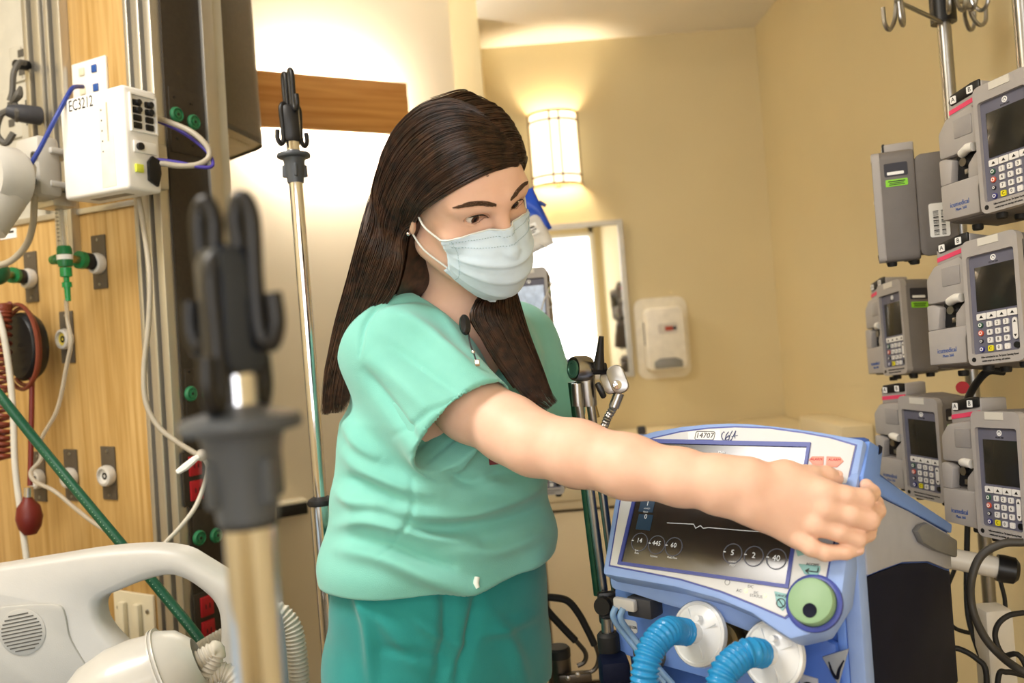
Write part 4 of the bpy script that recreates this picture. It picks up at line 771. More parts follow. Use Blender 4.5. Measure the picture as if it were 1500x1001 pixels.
# plugs upper left, monitor arm
plg = thing('power_plug', 'dark grey power plug in the upper wall socket', 'plug', at(W(30, 165, 1.84)))
wpart(plg, MB().tube([W(58, 170, 1.83), W(30, 166, 1.8), W(10, 162, 1.79)], [.02, .019, .012], 14), 'plug_body', 'dark_grey'); wpart(plg, MB().tube([W(12, 162, 1.79), W(0, 170, 1.79), W(-5, 195, 1.79), W(8, 210, 1.79), W(20, 195, 1.79)], .007, 8, 6), 'cord', 'rail_groove')
plg = thing('power_plug', 'black power plug with grey cord in the topmost socket plate', 'plug', at(W(33, 95, 1.86)))
wpart(plg, MB().cyl(W(40, 96, 1.86), W(24, 95, 1.83), .011), 'plug_body', 'black_plastic'); wpart(plg, MB().tube([W(36, 92, 1.83), W(28, 92, 1.81), W(20, 108, 1.8), W(18, 135, 1.8), W(14, 148, 1.8)], .006, 8, 6), 'cord', 'rail_groove')
for k_, (a_, b2_) in enumerate((((18, 150), (30, 128)), ((22, 152), (24, 178)))): wpart(plg, MB().tube([W(*a_, 1.8), W((a_[0]+b2_[0])/2+3, (a_[1]+b2_[1])/2, 1.79), W(*b2_, 1.8)], [.006, .009, .004], 8, 4), 'cord_clip', 'rail_groove')
ma = thing('monitor_arm', 'light grey hinged monitor arm bolted to the headwall rail', 'monitor arm', at(W(40, 250, 1.7)))
mat('arm_grey', 'b9b6ae', .45, var=.03)
wpart(ma, MB().box((0, 0, 0), (.075, .12, .05), .012, frame(W(57, 248, 1.68), hr, Z)), 'knuckle', 'arm_grey')
for dy in (-20, 18): wpart(ma, MB().lathe([(0, 0), (.008, 0), (.008, .003), (.005, .003), (.004, .001), (0, .001)], 14, frame(W(50, 248+dy, 1.645), hr, Z)), 'bolt_recess', 'rail_groove')
for yy in (227, 275): wpart(ma, MB().box((0, 0, 0), (.07, .012, .06), .003, frame(W(80, yy, 1.7), hr, Z)), 'rail_bracket', 'arm_grey')
wpart(ma, MB().box((0, 0, 0), (.06, .03, .05), .004, frame(W(82, 295, 1.72), hr, Z)), 'rail_clamp', 'aluminium')
wpart(ma, MB().tube([W(5, 245, 1.6), W(2, 275, 1.58), W(-30, 330, 1.55)], [.055, .05, .045], 20, 4), 'arm_tube', 'arm_grey'); wpart(ma, MB().lathe([(0, -.03), (.055, -.03), (.06, -.02), (.06, .02), (.055, .03), (0, .03)], 28, frame(W(2, 262, 1.58), hr, Z)), 'joint', 'arm_grey')
wpart(ma, MB().lathe([(0, 0), (.022, 0), (.02, .004), (0, .005)], 20, frame(W(0, 250, 1.55), hr, Z)), 'joint_cap', 'white_plastic')
# ---- oxygen flowmeter
q = U(147, 384); fo = (HW @ np.array([q[0], q[1], .02, 1]))[:3]; fp_ = W(95, 378, 1.735)
fl = thing('oxygen_flowmeter', 'green oxygen flowmeter with clear upright tube on the headwall', 'flowmeter', at(fp_))
mat('glass_tube', 'e8ece6', .08, var=0, trans=.8, ior=1.2, alpha=.6)
wpart(fl, MB().cyl(fo, fo-(fo-fp_)*.3, .017, 18), 'adapter_grip', 'black_rubber'); wpart(fl, MB().lathe([(.012, -.006), (.0185, -.006), (.0185, .006), (.012, .006)], 22, zto(fo-(fo-fp_)*.42, fo-fp_)), 'adapter_ring', 'green_plastic')
wpart(fl, MB().cyl(fo-(fo-fp_)*.4, fp_, .008, 14), 'inlet_stem', 'brass')
wpart(fl, MB().cyl(fp_+Z*.022, fp_+Z*.112, .0105, 18), 'sight_tube', 'glass_tube'); wpart(fl, MB().cyl(fp_+Z*.02, fp_+Z*.108, .0035, 10), 'inner_tube', 'clear_tube')
sc2 = MB()
for i in range(9): sc2.box(tuple(fp_+Z*(.034+.008*i)+np.array([-.004, -.0105, 0])), (.006, .001, .0012))
wpart(fl, sc2, 'scale_marks', 'black_ink'); wpart(fl, MB().lathe([(0, 0), (.0115, 0), (.0115, .006), (0, .008)], 18, at(fp_+Z*.112)), 'tube_cap', 'cable_white')
wpart(fl, MB().lathe([(0, -.018), (.013, -.018), (.0145, -.01), (.0145, .018), (.012, .024), (0, .024)], 20, at(fp_)), 'meter_body', 'green_plastic')
wpart(fl, MB().lathe([(.0142, -.004), (.0153, -.004), (.0153, .006), (.0142, .006)], 20, at(fp_)), 'meter_label', 'white_ink')
wpart(fl, MB().tube([fp_, fp_-hr*.02, fp_-hr*.024, fp_-hr*.04], [.006, .006, .0105, .0095], 14), 'flow_knob', mat('knob_olive', '3f7a3a', .4))
wpart(fl, MB().lathe([(.0, -.088), (.0055, -.088), (.0062, -.06), (.0095, -.06), (.0095, -.05), (.0055, -.048), (.0055, -.04), (.0115, -.038), (.0115, -.02), (0, -.018)], 18, at(fp_)), 'hose_nipple', mat('green_clear', '1fa65a', .25, var=0, trans=.3))
nl = W(97, 440, 1.735); tag(MB().tube([nl, W(99, 470, 1.71), W(104, 500, 1.7), (W(97, 540, 1.71)), W(84, 600, 1.72), W(60, 645, 1.73), W(60, 672, 1.73), W(45, 692, 1.72), W(52, 706, 1.71), W(80, 720, 1.7), W(110, 745, 1.69), W(140, 768, 1.68), W(175, 790, 1.66)], .0042, 10, 8).build('oxygen_tube', mat('oxy_tube', 'd9d2c2', .15, var=0, trans=.6, ior=1.25)), 'clear oxygen tube trailing down from the flowmeter', 'tubing')
rg2 = thing('gas_regulator', 'green-ringed gas adapter in the outlet left of the flowmeter', 'regulator', at(W(25, 402, 1.8)))
q = U(47, 406); g0 = (HW @ np.array([q[0], q[1], .02, 1]))[:3]; g1 = W(-5, 400, 1.8)
wpart(rg2, MB().cyl(g0, g0+(g1-g0)*.3, .016, 16), 'grip', 'black_rubber'); wpart(rg2, MB().lathe([(.01, -.006), (.0175, -.006), (.0175, .006), (.01, .006)], 20, zto(g0+(g1-g0)*.4, g1-g0)), 'ring', 'green_plastic'); wpart(rg2, MB().cyl(g0+(g1-g0)*.3, g1, .008), 'stem', 'brass'); wpart(rg2, MB().sphere(g1, .026), 'body', mat('reg_green', '1d5a38', .4))
# ---- blood pressure gauge, coil, bulb
mat('red_rubber', '6e1f18', .45, var=.08); mat('red_coil', '7d3a26', .4, var=.08)
bpg = thing('pressure_gauge', 'black wall blood pressure gauge with red tubing and bulb', 'pressure gauge', at(W(38, 510, 1.84)))
GMx = frame(W(38, 508, 1.84), hr, Z)
wpart(bpg, MB().lathe([(0, -.02), (.05, -.02), (.056, -.008), (.056, .01), (.05, .018), (0, .02)], 30, GMx @ np.diag([1, 1.32, 1, 1])), 'gauge_case', 'black_plastic')
for k in range(2):
    rr_ = .06+.006*k; wpart(bpg, MB().tube([(GMx @ np.array([rr_*.95*math.cos(a), rr_*1.38*math.sin(a), .006+.008*k, 1]))[:3] for a in np.linspace(-2.2, 2.4, 26)], .0045, 8), 'tube_wrap', 'red_coil')
cc_ = [W(4, y, 1.80) for y in (445, 470, 540, 620, 675)]; cp = spline(cc_, 60); T_ = np.arange(len(cp)); hx = np.stack([cp[:, 0]+.014*np.cos(T_*.62), cp[:, 1]+.014*np.sin(T_*.62), cp[:, 2]], 1)
wpart(bpg, MB().add(*sweep(spline(hx, 2), np.full((len(hx)-1)*2+1, .0045), 7)), 'coiled_tube', 'red_coil')
wpart(bpg, MB().tube([W(47, 545, 1.83), W(46, 620, 1.8), W(44, 712, 1.78)], .0055, 10, 5), 'bulb_tube', 'red_rubber')
wpart(bpg, MB().lathe([(0, -.052), (.012, -.05), (.022, -.035), (.026, -.015), (.022, .008), (.011, .022), (.008, .03), (0, .032)], 22, at(W(42, 748, 1.78))), 'rubber_bulb', 'red_rubber'); wpart(bpg, MB().cyl(W(42, 728, 1.78), W(42, 714, 1.78), .009), 'valve', 'chrome')
# ---- green hose
hp_ = [W(-12, 404, 1.79), W(-48, 425, 1.74), W(-62, 480, 1.62), W(-38, 535, 1.53), W(0, 580, 1.5), W(60, 655, 1.5), W(120, 728, 1.48), W(180, 800, 1.46), W(240, 872, 1.44), W(300, 948, 1.42), W(338, 1020, 1.42), W(352, 1120, 1.42), W(372, 1350, 1.42), W(385, 1560, 1.42)]
ghm = mat('green_hose', '0f5238', .4, var=.15, scale=400)
gh = thing('green_hose', 'dark green braided oxygen hose crossing in front of the headwall', 'hose', at(hp_[3])); wpart(gh, MB().tube(hp_, .0085, 14, 8), 'hose_body', ghm)
pp = spline(hp_, 30); bd = MB()
nrm = np.array([-.25, -.9, .5]); nrm /= np.linalg.norm(nrm)
for i in range(4, len(pp)-3, 2): bd.box((0, 0, 0), (.003, .0012, .0008), 0, frame(pp[i]+nrm*.0084, pp[i+1]-pp[i-1], z=nrm))
o = wpart(gh, bd, 'braid_flecks', mat('fleck', 'bcd8b4', .4), smooth=0); o['kind'] = 'stuff'
# ================================================================== DRIP POLES WITH COLLAR
def drip_pole(x, y, zhook, zcol, zjoint, label, hup=.06, hk=1., bw=.031, bm='black_plastic', r=.0115, rl=.019, rc=.036, rot=0.):
    t = thing('drip_pole', label, 'drip pole', at((x, y, 0)))
    MB().cyl((0, 0, zjoint-.05), (0, 0, zhook), r, 24).build('upper_tube', 'chrome', t); MB().cyl((0, 0, .1), (0, 0, zjoint), rl, 28).build('lower_tube', 'chrome', t)
    MB().lathe([(rl*.6, -.004), (rl*1.12, -.004), (rl*1.2, 0), (rl*1.12, .006), (r*1.1, .012)], 24, at((0, 0, zjoint))).build('joint_ring', 'black_rubber', t)
    co = MB().lathe([(r, -.047), (rc*.5, -.047), (rc*.56, -.03), (rc*.66, -.008), (rc*.7, -.003), (rc, -.001), (rc*1.04, .002), (rc*.99, .006), (rc*.55, .009), (r, .012)], 36, at((0, 0, zcol))).build('collar', mat('collar_grey', '4c5157', .42, var=.05), t)
    for k in range(4): a = rot+k*math.pi/2; MB().box((0, 0, 0), (.006, .012, .024), .003, at((0, 0, zcol-.026)) @ np.array(Matrix.Rotation(a, 4, 'Z')) @ at((0, rc*.56, 0))).build('grip_rib', 'collar_grey', co)
    MB().box((0, 0, zhook-.012), (bw, bw, .07+(bw-.031)), .009, np.array(Matrix.Rotation(rot, 4, 'Z'))).build('hook_block', bm, t)
    for k in range(4):
        a = rot+k*math.pi/2+.4; d = np.array([math.cos(a), math.sin(a), 0]); s = np.array([-d[1], d[0], 0]); o = Z*zhook
        up = hup if k % 2 else hup*.25
        pts = [o+d*.006-Z*.02, o+d*.008+Z*up*.5, o+d*.007+Z*(up-.006), o+d*.012+Z*(up+.004), o+d*.018+Z*(up-.006), o+d*.017+Z*(up-.04), o+d*.018+Z*(up-.064), o+d*.024+Z*(up-.07), o+d*.029+Z*(up-.06), o+d*.028+Z*(up-.045)]
        MB().tube([q*np.array([hk, hk, 1]) for q in pts], .0046, 10, 5).build('hook', 'black_plastic', t)
    MB().lathe([(0, .07), (.04, .07), (.04, .11), (.025, .13), (0, .13)], 18).build('hub', 'dark_grey', t)
    for k in range(5):
        a = k*2*math.pi/5+.6+rot; d = np.array([math.cos(a), math.sin(a), 0]); l = MB().tube([d*.02+Z*.1, d*.2+Z*.075], [.016, .012], 10).build('leg', 'dark_grey', t)
        MB().lathe([(0, -.01), (.031, -.01), (.031, .01), (0, .01)], 16, frame(d*.21+Z*.0315, (0, 0, 1), z=np.cross(d, Z))).build('caster', 'black_rubber', l)
    return t
d = 1.55; c0 = W(434, 232, d); cj = W(467, 737, d); xx = (c0[0]+cj[0])/2
drip_pole(xx, d, W(432, 172, d)[2], W(434, 230, d)[2], cj[2], 'chrome drip pole with black hooks beside the nurse', hup=.08, r=.0122, rl=.0205, rc=.0295, rot=.3)
d = .43; c0 = W(350, 622, d); xx = W(355, 650, d)[0]
drip_pole(xx, d, W(352, 420, d)[2], W(350, 628, d)[2], W(360, 760, d)[2], 'blurred chrome drip pole with grey collar close to the bed', hup=.04, hk=.85, bw=.028, bm=mat('block_gloss', '39404e', .14, .7), r=.0092, rl=.0125, rc=.0295, rot=.9)
# ================================================================== BED
mat('bed_plastic', 'bdbbb6', .4, var=.02, bump=.05, bscale=400); mat('bed_inset', 'b0aea8', .5, var=.02, bump=.1, bscale=500)
BD = 1.32; BPm = frame((0, BD, 0), (1, 0, 0), Z)   # z towards the camera
def poly_ring(outer, inner, n=72):
    o = np.array(outer); i = np.array(inner); c = i.mean(0)
    def hit(P, a):
        d = np.array([math.cos(a), math.sin(a)]); best = None
        for k in range(len(P)):
            p, q = P[k], P[(k+1) % len(P)]; M = np.array([d, p-q]).T
            if abs(np.linalg.det(M)) < 1e-12: continue
            s, t = np.linalg.solve(M, p-c)
            if s > 0 and -1e-6 <= t <= 1+1e-6: best = s if best is None else max(best, s)
        return c+d*best
    an = sorted(set([round(x, 4) for x in np.linspace(-math.pi, math.pi, n, False)]+[round(math.atan2(*(p-c)[::-1]), 4) for p in o]))
    return [tuple(hit(o, a)) for a in an], [tuple(hit(i, a)) for a in an]
bed = thing('hospital_bed', 'white plastic hospital bed headboard with handle opening and speaker grille', 'bed', at((-.85, .8, 0)))
ou = spline([(-90, 842), (0, 828), (80, 815), (150, 804), (210, 799), (245, 800), (275, 806), (300, 820), (330, 838), (370, 860), (395, 885), (410, 920), (418, 1010), (430, 1180)], 4).tolist()+[(250, 1230), (-90, 1230)]
inn = spline([(152, 905), (150, 885), (158, 872), (180, 862), (215, 848), (250, 840), (275, 846), (300, 862), (318, 880), (326, 905), (326, 950), (316, 1000), (280, 1015), (225, 985), (195, 955), (165, 925), (152, 905)], 4).tolist()[:-1]
O_, I_ = poly_ring(uvs(BPm, ou), uvs(BPm, inn))
def ring3(O, I, z0, z1, r):     # ring with rounded rims
    O, I = np.array(O), np.array(I); m = MB(); n = len(O); mid = lambda A, B, t: A+(B-A)/np.linalg.norm(B-A, axis=1)[:, None]*t
    loops = [(O, z0), (O, z1-r), (mid(O, I, r*.3), z1-r*.3), (mid(O, I, r), z1), (mid(I, O, r), z1), (mid(I, O, r*.3), z1-r*.3), (I, z1-r), (I, z0)]
    v = [(*p, z) for L, z in loops for p in L]; K = len(loops); f = []
    for k in range(K):
        for j in range(n): a, b = k*n+j, k*n+(j+1) % n; c, dd = ((k+1) % K)*n+(j+1) % n, ((k+1) % K)*n+j; f.append((a, b, c, dd))
    return m.add(v, f)
m = ring3(O_, I_, -.02, .022, .014); m2 = MB().add(m.v, m.f, BPm); wpart(bed, m2, 'headboard', 'bed_plastic', smooth=60)
ins = spline([(-88, 892), (0, 884), (60, 879), (98, 880), (108, 895), (114, 925), (130, 955), (150, 990), (155, 1060)], 4).tolist()+[(-88, 1060)]
ip = wpart(bed, MB().prism(uvs(BPm, ins), .02, .0262, .003, BPm), 'inset_panel', 'bed_inset')
gq = uv(off(BPm, .026), 33, 926); gx = onp(BPm, gq, .026)
wpart(bed, MB().lathe([(.034, -.001), (.0355, .001), (.034, .0018), (.0, .0018)], 40, gx), 'speaker_grille', 'bed_inset')
for i in range(11):
    y = -.027+i*.0054; w = math.sqrt(max(0, .031**2-y*y)); wpart(bed, MB().box((0, 0, 0), (2*w, .0019, .001), 0, gx @ np.array(Matrix.Rotation(.12, 4, 'Z')) @ at((0, y, .0019))), 'grille_slot', 'rail_groove')
wpart(bed, MB().box((-.92, .78, .72), (.86, 1.0, .2), .05, seg=3), 'mattress', mat('mattress_blue', '8fa6bd', .7)); wpart(bed, MB().box((-.92, .8, .5), (.8, 1.0, .16), .03), 'frame', 'bed_inset')
wpart(bed, MB().box((-.92, .8, .28), (.3, .6, .3), .03), 'lift_column', 'bed_inset')
for sx in (-.33, .33):
    for sy in (-.4, .4):
        l = wpart(bed, MB().cyl((-.92+sx, .8+sy, .1), (-.92+sx, .8+sy, .46), .025), 'leg', 'bed_inset')
        wpart(l, MB().lathe([(0, -.02), (.06, -.02), (.06, .02), (0, .02)], 20, frame((-.92+sx, .8+sy, .06), (0, 0, 1), z=(1, 0, 0))), 'caster', 'dark_grey')
# resuscitator bag on the bed
ba = W(85, 1075, 1.08); bb = W(258, 985, 1.12); ax_ = (bb-ba)/np.linalg.norm(bb-ba); L = np.linalg.norm(bb-ba)
rs = thing('resuscitator_bag', 'translucent manual resuscitator bag lying on the bed', 'resuscitator', zto(ba, ax_))
mat('silicone', 'cfcdc6', .3, var=.03, trans=.15, alpha=.93, coat=.2)
pf = [(0, 0), (.02, .002), (.045, .02), (.062, .05), (.068, .085), (.066, .115), (.06, .14), (.063, .143), (.05, .17), (.03, .185), (.026, L-.03), (.02, L)]
MB().lathe(pf, 40).build('squeeze_bag', 'silicone', rs)
MB().lathe([(.0, L-.002), (.019, L-.002), (.019, L+.012), (.014, L+.016), (.014, L+.03), (0, L+.03)], 24).build('valve_housing', 'clear_plastic', rs)
for z in (.142, .147): MB().lathe([(.058, z-.001), (.0645, z-.001), (.0645, z+.001), (.058, z+.001)], 40).build('moulded_ring', 'silicone', rs)
e1 = bb+ax_*.03
ctube = mat('corrugated_clear', 'dcd6c8', .25, var=.02, trans=.35, ior=1.25)
hose('corrugated_tube', [e1, e1+ax_*.025, W(300, 990, 1.13), W(325, 985, 1.14), W(345, 1000, 1.14), W(360, 1060, 1.14)], .0125, 'clear corrugated tube leading from the resuscitator bag', ctube, 'tubing', .0055)
hose('corrugated_tube', [W(250, 985, 1.42), W(272, 968, 1.41), W(300, 948, 1.4), W(335, 930, 1.4), W(360, 940, 1.4)], .0125, 'clear corrugated tube behind the bed handle', ctube, 'tubing', .0055)
hose('corrugated_tube', [W(395, 895, 1.42), W(412, 900, 1.42), W(427, 920, 1.42), (W(434, 955, 1.42)), W(438, 1001, 1.42), W(440, 1090, 1.42)], .0165, 'white corrugated tube hanging down beside the chrome pole', mat('corrugated_white', 'd8d2c4', .35, var=.02, trans=.1), 'tubing', .0065)
# small dark-fronted bracket on the left wall
def on_left_wall(px, py):
    o = np.array([0, 0, CZ]); d_ = W(px, py, 1)-o; n = np.array([*LWN, 0]); t = n.dot(np.array([*LW0, 0])-o*np.array([1, 1, 0]))/n.dot(d_); return o+d_*t
q = on_left_wall(415, 744); WM = frame(q, (*LWD, 0), Z)
wb = thing('wall_bracket', 'small wall bracket with black end on the left wall', 'bracket', WM)
MB().box((-.0, 0, .03), (.13, .05, .06), .006).build('body', 'cream_plastic', wb); MB().box((.01, -.002, .062), (.1, .036, .008), .002).build('front', 'black_plastic', wb)
# ================================================================== PERSON
def axis(*segs):
    """axis(start, (end, step), ...)"""
    out = [segs[0]]
    for e_, s_ in segs[1:]:
        n = max(1, int(round((e_-out[-1])/s_))); out += list(np.linspace(out[-1], e_, n+1)[1:])
    return np.array(out, np.float32)
class SDF:
    def __init__(s, xs, ys, zs): s.a = (xs, ys, zs); s.d = np.full((len(xs), len(ys), len(zs)), .2, np.float32)
    def sub(s, lo, hi):
        i = []
        for k in range(3):
            a = max(0, np.searchsorted(s.a[k], lo[k])-1); b = min(len(s.a[k]), np.searchsorted(s.a[k], hi[k])+1); i.append(slice(a, max(b, a+1)))
        i = tuple(i); P = (s.a[0][i[0]][:, None, None], s.a[1][i[1]][None, :, None], s.a[2][i[2]][None, None, :]); return i, P
    def put(s, i, v, k, op='+'):
        d = s.d[i]; v = v.astype(np.float32)
        if op == '-': d, v = -d, v
        h = np.maximum(k-np.abs(d-v), 0)/k if k > 0 else 0
        r = np.minimum(d, v)-h*h*k*.25 if k > 0 else np.minimum(d, v)
        s.d[i] = r if op == '+' else -r
    def cone(s, a, b, ra, rb, k=.01, op='+', m=None):
        a, b = np.array(a, np.float32), np.array(b, np.float32); R = max(ra, rb)+(m or max(k, .02)); i, (X, Y, Zz) = s.sub(np.minimum(a, b)-R, np.maximum(a, b)+R)
        ab = b-a; L = float(ab@ab)+1e-12; t = np.clip(((X-a[0])*ab[0]+(Y-a[1])*ab[1]+(Zz-a[2])*ab[2])/L, 0, 1)
        v = np.sqrt((X-a[0]-t*ab[0])**2+(Y-a[1]-t*ab[1])**2+(Zz-a[2]-t*ab[2])**2)-(ra+(rb-ra)*t); s.put(i, v, k, op)
    def chain(s, pts, rs, k=.01, op='+'):
        for j in range(len(pts)-1): s.cone(pts[j], pts[j+1], rs[j], rs[j+1], k, op)
    def ell(s, c, R, r, k=.01, op='+'):
        c = np.array(c, np.float32); r = np.array(r, np.float32); m = r.max()+max(k, .02); i, (X, Y, Zz) = s.sub(c-m, c+m); R = np.array(R, np.float32); q = []
        for j in range(3): q.append(((X-c[0])*R[0, j]+(Y-c[1])*R[1, j]+(Zz-c[2])*R[2, j])/r[j])
        k0 = np.sqrt(q[0]**2+q[1]**2+q[2]**2); k1 = np.sqrt((q[0]/r[0])**2+(q[1]/r[1])**2+(q[2]/r[2])**2)+1e-9; s.put(i, k0*(k0-1)/k1, k, op)
    def fn(s, lo, hi, f, k=.01, op='+'): i, P = s.sub(lo, hi); s.put(i, f(*P), k, op)
    def at(s, p):
        i = tuple(min(len(s.a[k])-1, int(np.searchsorted(s.a[k], p[k]))) for k in range(3)); return s.d[i]
    def mesh(s, smooth=2):
        d = s.d; S = d < 0; nx, ny, nz = d.shape
        c = np.zeros((nx-1, ny-1, nz-1), np.uint8)
        for dx in (0, 1):
            for dy in (0, 1):
                for dz in (0, 1): c += S[dx:nx-1+dx, dy:ny-1+dy, dz:nz-1+dz]
        act = (c > 0) & (c < 8); I = np.argwhere(act); idx = np.full(act.shape, -1, np.int32); idx[act] = np.arange(len(I))
        cor = [(x, y, z) for x in (0, 1) for y in (0, 1) for z in (0, 1)]; V = [d[I[:, 0]+q[0], I[:, 1]+q[1], I[:, 2]+q[2]] for q in cor]; acc = np.zeros((len(I), 3)); cnt = np.zeros(len(I))
        for a in range(8):
            for ax in range(3):
                if cor[a][ax]: continue
                q = list(cor[a]); q[ax] = 1; b = cor.index(tuple(q)); m = (V[a] < 0) != (V[b] < 0); t = np.where(m, V[a]/(V[a]-V[b]+1e-12), 0); p = np.tile(np.array(cor[a], float), (len(I), 1)); p[:, ax] += t; acc += p*m[:, None]; cnt += m
        fr = acc/cnt[:, None]; P = np.stack([s.a[k][I[:, k]]*(1-fr[:, k])+s.a[k][I[:, k]+1]*fr[:, k] for k in range(3)], 1)
        F = []
        for ax in range(3):
            sl0 = [slice(None)]*3; sl1 = [slice(None)]*3; sl0[ax] = slice(0, -1); sl1[ax] = slice(1, None); ch = S[tuple(sl0)] != S[tuple(sl1)]; E = np.argwhere(ch); o = [k for k in range(3) if k != ax]
            E = E[(E[:, o[0]] > 0) & (E[:, o[1]] > 0) & (E[:, o[0]] < d.shape[o[0]]-1) & (E[:, o[1]] < d.shape[o[1]]-1)]
            def g(da, db): q = E.copy(); q[:, o[0]] += da; q[:, o[1]] += db; return idx[q[:, 0], q[:, 1], q[:, 2]]
            Q = np.stack([g(-1, -1), g(0, -1), g(0, 0), g(-1, 0)], 1); ins = S[E[:, 0], E[:, 1], E[:, 2]]
            flip = ins if ax != 1 else ~ins; Q[~flip] = Q[~flip][:, ::-1]; F.append(Q[(Q >= 0).all(1)])
        F = np.concatenate(F); P = relax(P, F, smooth); return P, F
def relax(P, F, n):
    e_ = np.concatenate([F[:, [0, 1]], F[:, [1, 2]], F[:, [2, 3]], F[:, [3, 0]]]); deg = np.bincount(e_.ravel(), minlength=len(P)).astype(float)
    for it in range(n*2):
        lam = .5 if it % 2 == 0 else -.52; A = np.stack([np.bincount(e_[:, 0], P[e_[:, 1], k], len(P))+np.bincount(e_[:, 1], P[e_[:, 0], k], len(P)) for k in range(3)], 1)/deg[:, None]; P = P+lam*(A-P)
    return P
def normals(P, F):
    n = np.cross(P[F[:, 2]]-P[F[:, 0]], P[F[:, 3]]-P[F[:, 1]]); N = np.stack([np.bincount(F.ravel(), np.repeat(n[:, k], 4), len(P)) for k in range(3)], 1); return N/(np.linalg.norm(N, axis=1)[:, None]+1e-12)
def npmesh(name, P, F, m, parent, M=None, label=None):
    me = bpy.data.meshes.new(name); me.vertices.add(len(P)); me.vertices.foreach_set('co', np.ascontiguousarray(P, np.float32).ravel()); k = F.shape[1]
    me.loops.add(F.size); me.loops.foreach_set('vertex_index', np.ascontiguousarray(F, np.int32).ravel()); me.polygons.add(len(F)); me.polygons.foreach_set('loop_start', np.arange(0, F.size, k, dtype=np.int32)); me.polygons.foreach_set('use_smooth', np.ones(len(F), bool)); me.update(calc_edges=True); me.validate()
    o = bpy.data.objects.new(name, me); COL.objects.link(o); me.materials.append(MATS[m] if isinstance(m, str) else m); o.parent = parent
    if M is not None: o.matrix_local = Matrix(M)
    if label: o['label'] = label
    return o
# ---- skeleton, in world space
HCn = np.array([-.054, 1.172, CZ+.203]); HF = np.array([.528, -.653, -.543]); HSd = np.array([.848, .439, .297]); HU = np.array([.044, -.617, .786]); HR = np.stack([HF, HSd, HU], 1)
hl = lambda f, s, u: HCn+HR @ np.array([f, s, u], float)
TS = np.array([.73, .684, 0]); TF = np.array([.684, -.73, 0])
RSh = W(588, 508, 1.235); LSh = np.array([.0, 1.47, CZ-.01]); EL = W(782, 650, 1.09); NB = np.array([-.062, 1.29, 1.335])
TC = np.array([[-.150, 1.345, .70], [-.146, 1.34, .80], [-.140, 1.335, .90], [-.134, 1.33, .98], [-.122, 1.325, 1.08], [-.108, 1.325, 1.18], [-.09, 1.325, 1.26], [-.065, 1.32, 1.34]])
THW = np.array([.178, .182, .18, .172, .168, .165, .135, .06]); THD = np.array([.13, .134, .133, .128, .122, .118, .095, .05])
def torso_fn(grow, zlo, zhi, wob=None):
    def f(X, Y, Zz):
        z = np.clip(Zz, TC[0, 2], TC[-1, 2]); cx = np.interp(z, TC[:, 2], TC[:, 0]); cy = np.interp(z, TC[:, 2], TC[:, 1]); gw = grow(z) if callable(grow) else grow; hw = np.interp(z, TC[:, 2], THW)+gw; hd = np.interp(z, TC[:, 2], THD)+gw
        s = (X-cx)*TS[0]+(Y-cy)*TS[1]; q = (X-cx)*TF[0]+(Y-cy)*TF[1]; r = (np.abs(s/hw)**2.3+np.abs(q/hd)**2.3)**(1/2.3); v = (r-1)*np.minimum(hw, hd)
        return np.maximum(v, np.maximum(zlo-Zz, Zz-zhi))
    return f
LO, HI = np.array([-.45, .85, .6]), np.array([.45, 1.7, 1.7])
nurse = thing('person', 'nurse in green scrubs and face mask reaching for the ventilator', 'person', at((-.146, 1.34, 0))); NM = at((.146, -1.34, 0))
# ---- body
B_ = SDF(axis(-.36, (-.17, .005), (.08, .0018), (.24, .0035), (.42, .0018)), axis(.88, (1.27, .0018), (1.64, .005)), axis(.78, (.99, .005), (1.12, .0018), (1.34, .0035), (1.62, .0018)))
B_.fn(LO, HI, torso_fn(-.022, .86, 1.3), .02)
B_.cone(NB+np.array([0, .02, -.03]), hl(-.03, 0, -.06), .056, .05, .03)
for sh in (RSh, LSh): B_.cone(NB+np.array([0, .01, -.03]), sh+Z*.005, .045, .05, .05)
# head
B_.ell(hl(-.014, 0, .042), HR, (.096, .075, .088), .01)
B_.ell(hl(.022, 0, -.028), HR, (.07, .061, .088), .03)
B_.ell(hl(.055, 0, .036), HR, (.044, .058, .047), .03)
for s in (-1, 1):
    B_.cone(hl(.0, s*.054, -.055), hl(.066, s*.012, -.098), .02, .017, .025)
    B_.ell(hl(.055, s*.04, -.018), HR, (.026, .024, .02), .02)
    B_.cone(hl(.091, s*.012, .036), hl(.073, s*.048, .034), .010, .009, .014)
    B_.ell(hl(.1, s*.031, .014), HR, (.016, .019, .0105), .012, '-')
    B_.ell(hl(.0728, s*.031, .018), HR, (.0145, .0158, .0145), .005)
    B_.ell(hl(.0865, s*.0312, .0165), HR, (.0114, .0156, .0068), .0012, '-')
    B_.cone(hl(.105, s*.012, -.03), hl(.1, s*.014, -.034), .0075, .006, .008)
    # ear
    B_.ell(hl(-.004, s*.078, -.002), HR @ np.array(Matrix.Rotation(s*.35, 3, 'Z')), (.018, .007, .03), .006)
    B_.ell(hl(.001, s*.086, .002), HR, (.009, .006, .017), .004, '-')
B_.cone(hl(.094, 0, .03), hl(.116, 0, -.026), .008, .0105, .012); B_.ell(hl(.117, 0, -.03), HR, (.011, .011, .009), .008); B_.ell(hl(.07, 0, -.1), HR, (.026, .024, .02), .015)
B_.ell(hl(.086, 0, -.068), HR, (.014, .026, .014), .012)
